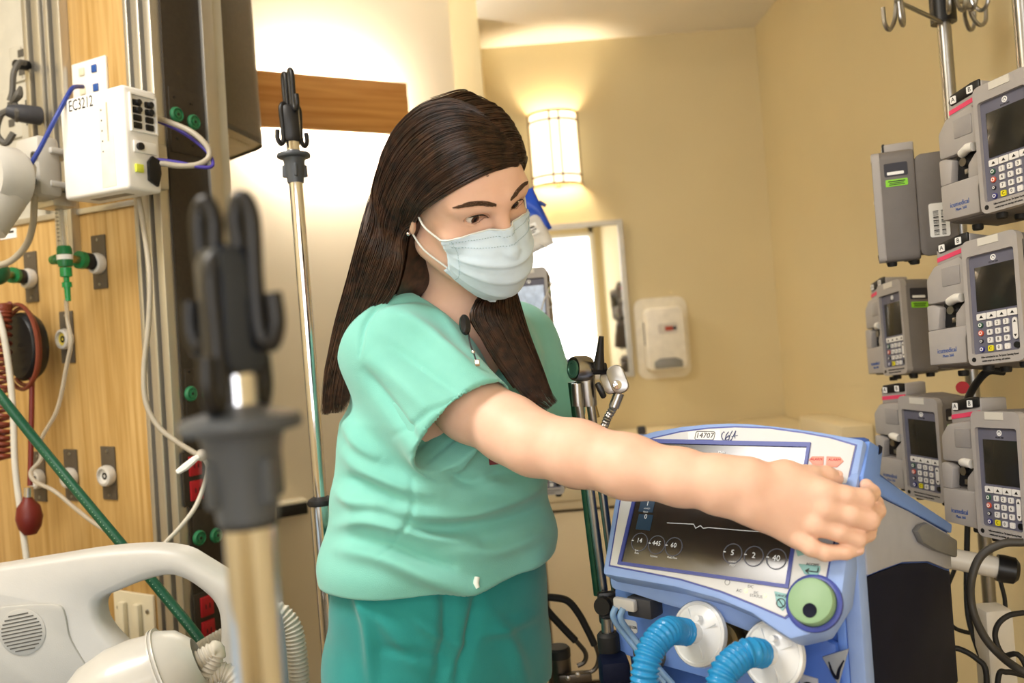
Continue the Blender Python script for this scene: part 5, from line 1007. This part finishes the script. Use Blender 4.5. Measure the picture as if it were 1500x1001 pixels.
# right arm
arm = [RSh, W(690, 596, 1.165), W(748, 630, 1.12), EL, W(845, 664, 1.06), W(920, 684, 1.025), W(1000, 700, .995), W(1060, 710, .972), W(1092, 717, .963)]
B_.chain(arm, [.052, .046, .042, .0385, .0385, .036, .0305, .026, .024], .02)
wr = W(1088, 716, .964)
B_.cone(W(1050, 694, .975), W(1100, 697, .962), .019, .018, .015); B_.cone(W(1050, 730, .975), W(1105, 745, .962), .018, .018, .015)
KN = [W(1205, 722, .942), W(1208, 746, .938), W(1194, 769, .942), W(1170, 789, .948)]
for k_, (kp, wp) in enumerate(zip(KN, ((1098, 700), (1100, 715), (1102, 730), (1104, 745)))): B_.cone(W(*wp, .962), kp+np.array([0, .006, 0]), .0175, .0135, .016)
B_.cone((KN[0]+wr)/2+np.array([0, .012, 0]), KN[3]*.5+wr*.5+np.array([0, .012, 0]), .014, .012, .02)
FG = [[KN[0], W(1238, 727, .937), W(1265, 731, .942), W(1276, 722, .962), W(1269, 711, .972)], [KN[1], W(1245, 755, .934), W(1272, 762, .938), W(1284, 748, .962), W(1284, 735, .975)],
      [KN[2], W(1228, 779, .937), W(1254, 789, .94), W(1270, 782, .96), W(1276, 775, .975)], [KN[3], W(1188, 802, .94), W(1208, 810, .938), W(1238, 809, .938), W(1258, 806, .94)]]
FRR = [[.013, .0115, .0115, .0095, .0075], [.013, .0118, .0115, .0095, .0075], [.0125, .0108, .0106, .009, .007], [.0115, .0098, .0092, .0082, .006]]
for p, r in zip(FG, FRR): B_.chain(p, r, .0035)
for kp in KN[:3]: B_.ell(kp+np.array([0, -.006, .001]), np.eye(3), (.0085, .006, .0085), .01)
TH = [W(1105, 708, .965), W(1150, 698, .963), W(1188, 698, .966), W(1210, 699, .972), W(1224, 701, .976)]
B_.chain(TH, [.018, .0150, .0108, .0108, .0088], .01)
B_.cone(TH[1], KN[0], .011, .009, .018)
# left arm (mostly hidden)
la = [LSh, np.array([.045, 1.45, 1.14]), W(845, 680, 1.37), W(900, 690, 1.335), W(960, 692, 1.30)]
B_.chain(la, [.05, .042, .036, .03, .023], .02); lh = W(985, 694, 1.285); B_.cone(la[-1], lh, .024, .022, .015)
for j in range(4): B_.chain([lh+np.array([.01, 0, .012-.012*j]), lh+np.array([.04, -.01, .014-.012*j]), lh+np.array([.062, .002, .006-.012*j])], [.009, .0085, .007], .003)
B_.chain([lh, lh+np.array([.02, -.025, .02]), lh+np.array([.045, -.035, .02])], [.012, .01, .008], .006)
bp_, bf_ = B_.mesh(2)
skin = mat('skin', 'efc6b0', .48, var=.05, scale=45, sub=.12, col2='eabfa8', spec=.35, bump=.05, bscale=700)
npmesh('body', bp_, bf_, skin, nurse, NM)
npart = lambda mb, n, m, l=None, par=None, smooth=60: (mb.build(n, m, par, l, smooth) if par else mb.build(n, m, nurse, l, smooth, NM))
def surf(s, u, f0=.14, push=0.):
    """point on the face in front of head-local (s, u)"""
    f = f0
    while f > .0:
        if B_.at(hl(f, s, u)) < 0: break
        f -= .0008
    return hl(f+push, s, u)
# eyes, lashes, brows
iris = bpy.data.materials.new('eye'); iris.use_nodes = True; nt = iris.node_tree; pb = nt.nodes['Principled BSDF']; pb.inputs['Roughness'].default_value = .08
tcn = nt.nodes.new('ShaderNodeTexCoord'); gr_ = nt.nodes.new('ShaderNodeSeparateXYZ'); rp = nt.nodes.new('ShaderNodeValToRGB'); nt.links.new(tcn.outputs['Object'], gr_.inputs[0]); mth = nt.nodes.new('ShaderNodeMath'); mth.operation = 'MULTIPLY'; mth.inputs[1].default_value = 1/.0126
nt.links.new(gr_.outputs[2], mth.inputs[0]); nt.links.new(mth.outputs[0], rp.inputs[0]); nt.links.new(rp.outputs[0], pb.inputs['Base Color']); rp.color_ramp.interpolation = 'LINEAR'; el = rp.color_ramp.elements
el[0].position = 0; el[0].color = (*lin('e9e2dc'), 1); el[1].position = .855; el[1].color = (*lin('ece6e0'), 1)
for p_, c_ in ((.88, '2c1a10'), (.95, '4a2c18'), (.972, '080505')): e2 = el.new(p_); e2.color = (*lin(c_), 1)
gz = HR @ np.array([.95, .02, -.27]); MATS['eye'] = iris
for s in (-1, 1):
    MB().sphere((0, 0, 0), .0126, 28, 20).build('eyeball', iris, nurse, smooth=180, M=NM @ zto(hl(.0740, s*.031, .018), gz))
    a = np.linspace(-1, 1, 13); up = [surf(s*.0312+.0152*t, .0165+.0068*(1-t*t)**.8+.0002, push=.0004) for t in a]; lo = [surf(s*.0312+.0152*t, .0165-.0068*(1-t*t)**.8, push=.0002) for t in a]
    npart(MB().tube(up, [.0004, .0009, .0011, .0009, .0004], 6), 'upper_lashes', mat('lash', '1c1210', .6)); npart(MB().tube(lo, .00035, 5), 'lower_lashes', mat('lash_soft', '9a7060', .6))
    cr = [surf(s*.0312+.0165*t, .0165+.0115*(1-t*t)**.7+.001, push=-.0002) for t in a]; npart(MB().tube(cr, .0004, 5), 'lid_crease', mat('crease', 'c99a80', .6))
    bw = MB()
    for j in range(46):
        t = j/45; sb_ = s*(.011+.043*t); ub = .0385+.0075*math.sin(min(1, t*1.2)*1.9)-.005*t*t; h_ = (.0036*(1-t)**.5+.0006)*min(1, .4+t*3)
        for k in range(4):
            u_ = ub+(k/3-.5)*h_*1.35; p0 = surf(sb_, u_, push=.0002); p1 = surf(sb_+s*.006, u_+.0028*(1-t*1.6), push=.0009); bw.tube([p0, (p0+p1)/2+HF*.0004, p1], [.0006, .0006, .0001], 4)
    o = npart(bw, 'eyebrow', mat('brow', '57402f', .7)); o['kind'] = 'stuff'
    nl_ = None
MB().sphere((0, 0, 0), .003, 12, 8).build('earring', 'chrome', nurse, smooth=180, M=NM @ at(hl(.002, -.087, -.026)))
# finger nail on little finger and thumb
nm_ = mat('nail', 'efc4b4', .25, var=0)
npart(MB().sphere((0, 0, 0), (.0065, .0046, .0016), 12, 8, frame(FG[3][4]+np.array([-.002, -.0052, .002]), FG[3][4]-FG[3][3], z=(.15, -.9, .4))), 'fingernail', nm_)
npart(MB().sphere((0, 0, 0), (.007, .0055, .0018), 12, 8, frame(TH[4]+np.array([.0, -.006, .0065]), TH[4]-TH[3], z=(.1, -.6, .8))), 'fingernail', nm_)
# ---- scrub top
T_ = SDF(axis(-.42, (.24, .0032)), axis(1.0, (1.62, .0034)), axis(.8, (1.42, .0032)))
T_.fn(LO, HI, torso_fn(lambda z: .006+.017*np.exp(-((z-.972)/.045)**2)+.005*np.exp(-((z-1.07)/.03)**2), .942, 1.31), .012)
def lump(px, py, d_, r, k=.05): T_.ell(W(px, py, d_), np.stack([TS, TF, Z], 1), r, k)
SC_ = W(678, 628, 1.135); S0 = W(574, 505, 1.25); tx_ = SC_-S0; tl_ = np.linalg.norm(tx_); tx_ /= tl_; hx_ = W(748, 573, 1.13)-W(603, 687, 1.14); hx_ -= tx_*hx_.dot(tx_); hx_ /= np.linalg.norm(hx_); nx_ = np.cross(tx_, hx_)
for sh, rr in ((RSh, .072), (LSh, .07)): T_.cone(NB+np.array([0, .02, -.045]), sh+np.array([0, .005, -.01]), .055, rr, .05)
def sleeve(t0, t1, g):
    def f(X, Y, Zz):
        x, y, z = X-SC_[0], Y-SC_[1], Zz-SC_[2]; t = x*tx_[0]+y*tx_[1]+z*tx_[2]; h = x*hx_[0]+y*hx_[1]+z*hx_[2]; n = x*nx_[0]+y*nx_[1]+z*nx_[2]; q = np.clip((t+tl_)/tl_, 0, 1)
        rh = .072+.012*q+g; rn = .07-.008*q+g; r = np.sqrt((h/rh)**2+(n/rn)**2); v = (r-1)*np.minimum(rh, rn); return np.maximum(v, np.maximum(t-t1, t0-t))
    return f
T_.fn(LO, HI, sleeve(-tl_, 0, 0), .035)
T_.cone(S0, S0+tx_*.01, .066, .066, .04)
# left sleeve
le = np.array([.045, 1.45, 1.14]); T_.cone(LSh, le+np.array([.0, 0, .02]), .075, .068, .04)
# bloused hem bulge

# sleeve hollow, V neck, neck hole
T_.fn(LO, HI, sleeve(-.075, .05, -.0055), .003, '-')
va = np.array([TC[5, 0], TC[5, 1], 1.205])
def vneck(X, Y, Zz):
    s = (X-NB[0])*TS[0]+(Y-NB[1])*TS[1]+.0; q = (X-NB[0])*TF[0]+(Y-NB[1])*TF[1]; m = .62; return np.maximum((np.abs(s)-(Zz-1.208)*m)/math.hypot(1, m), -.012-q)
T_.fn(LO, HI, vneck, .004, '-')
T_.cone(NB+np.array([0, .02, -.02]), hl(-.04, 0, -.04), .064, .075, .006, '-')
tp_, tf_ = T_.mesh(1)
def pxfold(P, N, folds, wid=10):
    """sculpt soft folds: ridges traced along the cloth, raised on the side that faces the room"""
    q = pix(P); face = np.clip(-(N*(P-np.array([0, 0, CZ]))).sum(1)/np.linalg.norm(P-np.array([0, 0, CZ]), axis=1), 0, 1); disp = np.zeros(len(P))
    for pts, w, h in folds:
        c = spline(pts, 6); best = np.full(len(P), 1e9); tt = np.zeros(len(P))
        box_ = (q[:, 0] > c[:, 0].min()-4*w) & (q[:, 0] < c[:, 0].max()+4*w) & (q[:, 1] > c[:, 1].min()-4*w) & (q[:, 1] < c[:, 1].max()+4*w); ii = np.where(box_)[0]; Q = q[ii]; b = np.full(len(ii), 1e9); tq = np.zeros(len(ii))
        for j in range(len(c)-1):
            a_, e_ = c[j], c[j+1]; d_ = e_-a_; t = np.clip(((Q-a_)@d_)/(d_@d_+1e-9), 0, 1); dd = np.linalg.norm(Q-a_-t[:, None]*d_, axis=1); mm = dd < b; b = np.where(mm, dd, b); tq = np.where(mm, (j+t)/(len(c)-1), tq)
        disp[ii] += 2.1*h*np.exp(-(b/w)**2)*np.sin(np.pi*np.clip(tq*.9+.05, 0, 1))**.6
    return P+N*(disp*np.clip(face*1.6, 0, 1))[:, None]
N_ = normals(tp_, tf_)
ph = tp_ @ np.array([[31., 12, 7], [-9, 27, 17], [14, -8, 33]]).T
tp_ = tp_+N_*(.0022*np.sin(ph[:, 0]+1.3*np.sin(ph[:, 1]))*np.sin(ph[:, 2]*.8+1))[:, None]
TFO = [([(498, 805), (560, 818), (630, 845), (700, 862), (760, 845), (798, 815)], 13, .008), ([(495, 770), (540, 762), (590, 775), (640, 792), (690, 795)], 11, .008), ([(520, 790), (570, 800), (620, 818), (660, 828)], 9, -.006), ([(560, 740), (620, 752), (700, 745), (770, 720), (798, 700)], 12, .009), ([(600, 775), (660, 775), (730, 765), (795, 745)], 10, -.006), ([(650, 810), (720, 808), (790, 785)], 11, .006),
       ([(500, 660), (540, 690), (580, 710), (640, 725)], 14, .008), ([(505, 620), (530, 650), (560, 672)], 11, .007), ([(492, 720), (520, 735), (560, 738)], 10, .006), ([(505, 700), (545, 712), (590, 735)], 8, -.006), ([(700, 700), (740, 712), (795, 690)], 12, .006), ([(650, 690), (690, 705), (740, 690)], 9, -.005),
       ([(560, 455), (600, 470), (640, 500), (690, 560)], 13, .004), ([(540, 520), (590, 560), (640, 610)], 16, .005), ([(535, 545), (575, 600), (610, 650)], 9, -.005), ([(560, 500), (620, 540), (690, 590)], 10, -.0035), ([(600, 470), (660, 520), (720, 560)], 9, .004), ([(575, 640), (640, 600), (720, 560)], 5, -.002),
       ([(560, 450), (590, 440), (620, 440), (650, 455)], 4, -.003), ([(528, 520), (532, 480), (548, 455), (560, 450)], 4, -.003), ([(612, 420), (652, 468), (692, 518), (728, 552)], 6, .0022), ([(622, 680), (690, 622), (752, 582)], 3.2, -.0016), ([(597, 672), (660, 612), (735, 558)], 3.2, -.0018), ([(605, 700), (600, 760), (560, 815)], 4, -.002)]
tp_ = pxfold(tp_, normals(tp_, tf_), TFO)
def cloth(name, c1, c2, rough=.85):
    m = mat(name, c1, rough, var=.1, scale=9, col2=c2, bump=.25, bscale=900, sheen=.25, spec=.2); return m
top = npmesh('scrub_top', tp_, tf_, cloth('scrub_green', '86cec3', '79c2b6'), nurse, NM)
# ---- trousers
R_ = SDF(axis(-.42, (.2, .005)), axis(1.08, (1.62, .005)), axis(.06, (1.0, .006)))
R_.fn(LO-1, HI, torso_fn(.0, .74, .985), .01)
for s, z0 in ((-1, 0), (1, 0)):
    h = np.array([-.148, 1.343, .78])+TS*s*.088; k = np.array([-.150, 1.345, .45])+TS*s*.1+TF*.01; a = np.array([-.15, 1.345, .1])+TS*s*.105; R_.chain([h, k, a], [.098, .078, .07], .03)
R_.ell(np.array([-.148, 1.343, .8])-TF*.07, np.stack([TS, TF, Z], 1), (.15, .08, .1), .05)
rp_, rf_ = R_.mesh(1)
RFO = [([(650, 850), (656, 900), (650, 960), (640, 1005)], 10, -.006), ([(700, 870), (690, 930), (670, 1001)], 8, -.006), ([(600, 900), (640, 930), (690, 950)], 9, .004), ([(530, 880), (580, 930), (620, 990)], 12, .004), ([(720, 900), (750, 950), (770, 1001)], 12, .004), ([(560, 950), (620, 960), (680, 975)], 7, -.003), ([(700, 930), (740, 920), (790, 900)], 8, .004), ([(520, 850), (540, 920), (545, 1001)], 9, .005)]
rp_ = pxfold(rp_, normals(rp_, rf_), RFO)
npmesh('scrub_trousers', rp_, rf_, cloth('scrub_green_shaded', '2f9896', '278a88'), nurse, NM)  # same scrub cloth, with the dimmer light low down put into its colour
for s in (-1, 1):
    c = np.array([-.15, 1.345, 0])+TS*s*.105; npart(MB().sphere((0, 0, 0), (.047, .12, .075), 20, 12, frame(c+TF*.05+Z*.0, TS, z=Z)).v and MB().prism(rrect(.09, .25, .04, 6), 0, .085, .028, frame(c+TF*.05, TS, z=Z), 3), 'shoe', 'white_plastic')
# drawstring end, chest pocket edge, badge reel
dw = npart(MB().tube([W(699, 846, 1.178), W(697, 855, 1.174), W(700, 862, 1.172)], [.004, .0045, .003], 8), 'drawstring', mat('cord_white', 'e8efe8', .8))
br_ = W(681, 476, 1.128)
npart(MB().lathe([(0, -.003), (.0095, -.003), (.011, 0), (.0095, .004), (0, .005)], 20, frame(br_, (1, .1, 0), z=(.25, -.9, .3)) @ np.diag([.72, 1.35, 1, 1])), 'badge_reel', 'black_plastic')
npart(MB().tube([W(686, 488, 1.128), W(689, 505, 1.124), W(694, 518, 1.122), W(698, 530, 1.12)], .0012, 6, 4), 'badge_cord', 'dark_grey'); npart(MB().sphere(W(693, 516, 1.12), .003, 10, 8).box(tuple(W(699, 532, 1.118)), (.007, .002, .01), .001), 'badge_clip', 'chrome')
npart(MB().box((0, 0, 0), (.028, .016, .002), .001, frame(W(728, 672, 1.175), (.8, -.55, .1), (.0, .1, 1))), 'pocket_card', mat('card_maroon', '7a2a34', .5))
# ---- face mask
nb_, na_ = 44, 48; mv = []
cen = spline([(.103, .006), (.121, -.014), (.131, -.034), (.133, -.056), (.126, -.083), (.110, -.106), (.086, -.122)], 12); sid = spline([(.046, -.014), (.046, -.022), (.046, -.034), (.046, -.046), (.044, -.056), (.040, -.064), (.034, -.072)], 12)
for layer in (0, 1):
    for i in range(nb_+1):
        b = i/nb_; t = b*(len(cen)-1); j = min(int(t), len(cen)-2); cc = cen[j]+(cen[j+1]-cen[j])*(t-j); ss = sid[j]+(sid[j+1]-sid[j])*(t-j)
        pl = sum(.0036*max(0, 1-abs((b-b0)*10-.0)) if b < b0 else .0036*max(0, 1-(b-b0)*70) for b0 in (.38, .58, .78))
        for k in range(na_+1):
            a = -1+2*k/na_; w = abs(a); phi = a*1.2; bl = (1-math.cos(phi))/(1-math.cos(1.35)); f = cc[0]+(ss[0]-cc[0])*bl; u = cc[1]+(ss[1]-cc[1])*w**1.6; hwid = .0665-.004*abs(b-.4)-.012*max(0, b-.6); s = hwid*math.sin(phi)/math.sin(1.35)
            nse = max(0, 1-w/.32)**2*.010*max(0, 1-b*3.2); wr_ = .0012*math.sin(a*9+b*21)*w*(1-w); pr_s = pl*(1-w**4)
            r = 1+(-.0012*layer+pr_s+wr_)/.1; f2 = .02+(f-.02+nse)*r; s2 = s*r; pm_ = hl(f2, s2, u); dm_ = HR @ np.array([math.cos(phi), math.sin(phi), 0]); it_ = 0
            while B_.at(pm_) < (.0030 if layer == 0 else .0014) and it_ < 30: pm_ = pm_+dm_*.0008; it_ += 1
            mv.append(pm_)
mv = np.array(mv); K = (nb_+1)*(na_+1); mf = []
for i in range(nb_):
    for k in range(na_):
        a = i*(na_+1)+k; q = (a, a+1, a+na_+2, a+na_+1); mf.append(q); mf.append(tuple(x+K for x in q[::-1]))
for k in range(na_): mf.append((k+1, k, K+k, K+k+1)); a = nb_*(na_+1)+k; mf.append((a, a+1, K+a+1, K+a))
for i in range(nb_): a = i*(na_+1); mf.append((a, a+na_+1, K+a+na_+1, K+a)); a += na_; mf.append((a+na_+1, a, K+a, K+a+na_+1))
mk = npart(MB().add(mv, mf), 'face_mask', mat('mask_blue', 'd6ecff', .8, var=.03, scale=60, bump=.1, bscale=1500, sheen=.2), smooth=180)
MVI = lambda i, k: mv[i*(na_+1)+k]
out_ = lambda p: p+(p-hl(.02, 0, p @ HU*0-.04))/np.linalg.norm(p-hl(.02, 0, -.04))*.0008
st_ = MB()
for row in (3, 7):
    for k in range(3, na_-2): p = out_(MVI(row, k)); q = out_(MVI(row, k+1)); st_.tube([p, p+(q-p)*.45], .0004, 4)
for k in (4, na_-4):
    for i in range(2, nb_-2): p = out_(MVI(i, k)); q = out_(MVI(i+1, k)); st_.tube([p, p+(q-p)*.45], .0004, 4)
o = npart(st_, 'mask_stitching', mat('mask_stitch', '93b4bf', .8), par=mk); o['kind'] = 'stuff'
npart(MB().tube([MVI(0, k) for k in range(0, na_+1, 2)], .0011, 6), 'mask_edge', mat('mask_white', 'edf5f5', .7), par=mk)
for s, k in ((-1, 0), (1, na_)):
    er = [hl(.012, s*.078, .012), hl(-.006, s*.082, .022), hl(-.022, s*.082, .008), hl(-.022, s*.082, -.012), hl(-.008, s*.08, -.024)]
    npart(MB().tube([MVI(1, k), (MVI(1, k)+er[0])/2+HSd*s*.006]+er+[(MVI(nb_-6, k)+er[-1])/2+HSd*s*.007, MVI(nb_-6, k)], .0014, 8, 6), 'ear_loop', 'mask_white', par=mk)
# ---- hair
HEc = hl(-.014, 0, .041); HEr = np.array([.107, .0885, .101])
def hhit(px, py, far=False, grow=0.):
    o = np.array([0, 0, CZ]); d_ = W(px, py, 1)-o; r = HEr+grow; A = HR.T @ (o-HEc)/r; D = HR.T @ d_/r; a, b, c = D@D, 2*A@D, A@A-1; q = b*b-4*a*c
    t = -b/(2*a) if q < 0 else (-b+(1 if far else -1)*math.sqrt(q))/(2*a); return o+d_*t
def gA(pts, dd=0., far=False):
    out = []
    for px, py in pts:
        h = hhit(px, py, far); low = np.interp(py, [300, 360, 420, 480, 540, 620], [1.15, 1.165, 1.19, 1.215, 1.225, 1.23])+dd; w = np.clip((py-300)/90, 0, 1); d_ = h[1]*(1-w)+low*w; out.append(W(px, py, d_))
    return spline(out, 8)
GA = [[(757, 241), (717, 250), (672, 272), (634, 296), (608, 316), (594, 350), (588, 390), (577, 425), (552, 458), (530, 497), (516, 548), (506, 600)],
      [(754, 226), (703, 228), (652, 252), (612, 290), (590, 338), (577, 388), (556, 434), (533, 475), (517, 520), (508, 560), (503, 590), (499, 614)],
      [(744, 208), (693, 206), (641, 227), (599, 271), (573, 330), (558, 385), (538, 435), (519, 480), (504, 530), (497, 560), (492, 590), (489, 617)],
      [(726, 190), (680, 184), (631, 201), (589, 246), (561, 310), (544, 370), (526, 430), (508, 480), (494, 530), (488, 560), (484, 592), (482, 617)],
      [(711, 175), (667, 165), (621, 179), (581, 221), (554, 290), (536, 360), (518, 425), (500, 480), (487, 535), (482, 565), (478, 595), (476, 620)],
      [(697, 163), (657, 151), (614, 164), (577, 206), (549, 280), (531, 350), (512, 420), (495, 478), (482, 535), (478, 565), (475, 595), (473, 614)]]
shA = [gA(g) for g in GA]
back1 = gA(GA[5], .05); back2 = gA([(x+22*min(1, max(0, (y-200)/100)), y) for x, y in GA[5]], .10, True); back3 = gA([(x+70*min(1, max(0, (y-160)/100)), y) for x, y in GA[5]], .12, True)
shA += [(shA[5]+back2)/2*np.array([1, 1, 1]), back2, back3]
def onE(h):
    q = np.array([h[0]+.014, h[1], h[2]-.041]); return tuple(q/np.linalg.norm(q/HEr)*.985+np.array([-.014, 0, .041])) if h[2] > -.05 else h
def gB(hs, ws): return spline([hl(*onE(h)) for h in hs]+[W(*w) for w in ws], 8)
shB = [gB([(.1, -.016, .076), (.088, .058, .072), (.05, .086, .045), (.03, .089, .0), (.03, .082, -.06), (.03, .06, -.115)], [(693, 452, 1.185), (708, 495, 1.175), (742, 548, 1.155), (778, 592, 1.15), (808, 606, 1.15)]),
       gB([(.085, -.008, .11), (.07, .066, .098), (.03, .094, .055), (.01, .097, .0), (.005, .092, -.06), (.01, .075, -.12)], [(715, 450, 1.20), (733, 495, 1.185), (762, 548, 1.165), (790, 590, 1.155), (815, 606, 1.155)]),
       gB([(.06, -.018, .14), (.045, .066, .118), (.0, .1, .06), (-.02, .1, .0), (-.02, .096, -.06), (-.01, .085, -.12)], [(738, 448, 1.22), (753, 495, 1.2), (778, 545, 1.18), (800, 588, 1.165), (821, 602, 1.16)]),
       gB([(.03, -.025, .152), (.01, .066, .128), (-.04, .1, .06), (-.06, .096, .0), (-.06, .09, -.06), (-.04, .085, -.125)], [(752, 440, 1.25), (768, 490, 1.225), (789, 540, 1.2), (806, 582, 1.18), (824, 600, 1.17)]),
       gB([(-.02, -.03, .155), (-.05, .05, .125), (-.1, .07, .055), (-.115, .06, .0), (-.11, .05, -.06), (-.08, .06, -.13)], [(745, 430, 1.3), (762, 480, 1.27), (784, 535, 1.24), (802, 580, 1.21), (818, 598, 1.2)])]
def sheet(gs, nu=40, nv=48):
    G_ = []
    for g in gs:
        d_ = np.r_[0, np.cumsum(np.linalg.norm(np.diff(g, axis=0), axis=1))]; s = np.linspace(0, d_[-1], nv); G_.append(np.stack([np.interp(s, d_, g[:, k]) for k in range(3)], 1))
    G_ = np.array(G_); k = max(2, nu//(len(gs)-1)); return spline(G_.reshape(len(gs), -1), k).reshape(-1, nv, 3)
def grid_faces(n, m): return np.array([(i*m+j, i*m+j+1, (i+1)*m+j+1, (i+1)*m+j) for i in range(n-1) for j in range(m-1)])
def sheet_normals(S, cen):
    N = np.cross(np.gradient(S, axis=0), np.gradient(S, axis=1)); N /= np.linalg.norm(N, axis=2)[..., None]+1e-12; return N
hm = bpy.data.materials.new('hair'); hm.use_nodes = True; nt = hm.node_tree; pb = nt.nodes['Principled BSDF']; oi = nt.nodes.new('ShaderNodeTexCoord'); nz = nt.nodes.new('ShaderNodeTexNoise'); nz.inputs['Scale'].default_value = 90; nt.links.new(oi.outputs['Object'], nz.inputs[0]); rp = nt.nodes.new('ShaderNodeValToRGB')
rp.color_ramp.elements[0].position = .35; rp.color_ramp.elements[0].color = (*lin('21140d'), 1); rp.color_ramp.elements[1].position = .68; rp.color_ramp.elements[1].color = (*lin('4a3021'), 1); nt.links.new(nz.outputs[0], rp.inputs[0]); nt.links.new(rp.outputs[0], pb.inputs['Base Color']); pb.inputs['Roughness'].default_value = .34; pb.inputs['Specular IOR Level'].default_value = .6; MATS['hair'] = hm
HV = []; HFc = []; cnt = 0
def strand(p, r):
    global cnt
    T = np.gradient(p, axis=0); T /= np.linalg.norm(T, axis=1)[:, None]+1e-12; N = np.cross(T, np.array([.3, .8, .5])); N /= np.linalg.norm(N, axis=1)[:, None]+1e-12; Bn = np.cross(T, N); m = len(p)
    v = np.stack([p+(N*math.cos(a)+Bn*math.sin(a))*r[:, None] for a in (0, 2.094, 4.189)], 1).reshape(-1, 3); i = np.arange(m-1)[:, None]*3; q = [np.concatenate([i+k, i+(k+1) % 3, i+3+(k+1) % 3, i+3+k], 1) for k in range(3)]; HV.append(v); HFc.append(np.concatenate(q)+cnt); cnt += len(v)
def comb(gs, n, outw, seed, r0=.00072, lift=(-.001, .008)):
    S = sheet(gs); N = sheet_normals(S, HEc); nu, nv, _ = S.shape
    c = S.reshape(-1, 3).mean(0); sg = np.sign(((S-outw)*N).sum()); N = N*sg; rg = np.random.default_rng(seed)
    global cnt; nb = int(nv*.9)
    for o_, fl in ((.004, 1), (.0075, -1)): HV.append((S-N*o_)[:, :nb].reshape(-1, 3)); HFc.append(grid_faces(nu, nb)[:, ::fl]+cnt); cnt += nu*nb
    for k in range(n):
        u = rg.random()*(nu-1); i = min(int(u), nu-2); f = u-i; p = S[i]*(1-f)+S[i+1]*f; nn = N[i]*(1-f)+N[i+1]*f; ve = int(nv*(rg.uniform(.93, 1) if rg.random() < .8 else rg.uniform(.75, .95))); v0 = 0 if rg.random() < .8 else int(rg.uniform(0, .2)*nv)
        p = p[v0:ve]; nn = nn[v0:ve]; t = np.linspace(0, 1, len(p)); off_ = rg.uniform(*lift)*(.5+.5*np.sin(np.pi*np.clip(t, 0, 1)))+.0012*np.sin(t*rg.uniform(3, 9)+rg.uniform(0, 6)); lat = np.gradient(p, axis=0); side = np.cross(lat, nn); side /= np.linalg.norm(side, axis=1)[:, None]+1e-12
        p = p+nn*off_[:, None]+side*(rg.normal(0, .0015)+.0025*np.sin(t*rg.uniform(2, 6)+rg.uniform(0, 6))*t)[:, None]; r = r0*rg.uniform(.5, 1.25)*np.interp(t, [0, .05, .8, 1], [.6, 1, 1, .15]); strand(p, r)
comb(shA[:6], 2300, HCn+np.array([0, .03, -.1]), 3); comb(shA[5:], 700, HCn+np.array([.1, -.1, -.1]), 4); shD = [gA(GA[0][4:], .012), spline([W(612, 330, 1.2), W(616, 352, 1.215), W(622, 380, 1.235), W(630, 408, 1.25), W(612, 430, 1.265), W(585, 450, 1.275), W(560, 480, 1.28), W(545, 530, 1.285)], 8), spline([hl(-.07, -.02, -.02), W(640, 380, 1.29), W(648, 410, 1.32), W(635, 430, 1.34), W(610, 450, 1.345), W(580, 480, 1.345), W(560, 530, 1.345)], 8)]
comb(shD, 420, HCn+np.array([.2, .1, -.1]), 6); comb(shB, 1300, HCn+np.array([-.05, .0, -.15]), 5)
# cap that closes the crown below the strands
cv = []; cf = []; n1, n2 = 40, 28
for i in range(n2+1):
    for k in range(n1):
        t = math.pi*i/n2; a = 2*math.pi*k/n1; cv.append((math.sin(t)*math.cos(a)*.099-.014, math.sin(t)*math.sin(a)*.081, math.cos(t)*.091+.041))
for i in range(n2):
    for k in range(n1):
        q = (i*n1+k, (i+1)*n1+k, (i+1)*n1+(k+1) % n1, i*n1+(k+1) % n1)
        if all(cv[x][0] < .004+.86*cv[x][2] or cv[x][0] < -.03 for x in q): cf.append(q)
HV.append(np.array([hl(*p) for p in cv])); HFc.append(np.array(cf)+cnt); cnt += len(cv)
npmesh('hair', np.concatenate(HV), np.concatenate(HFc), hm, nurse, NM, 'long straight dark brown hair')
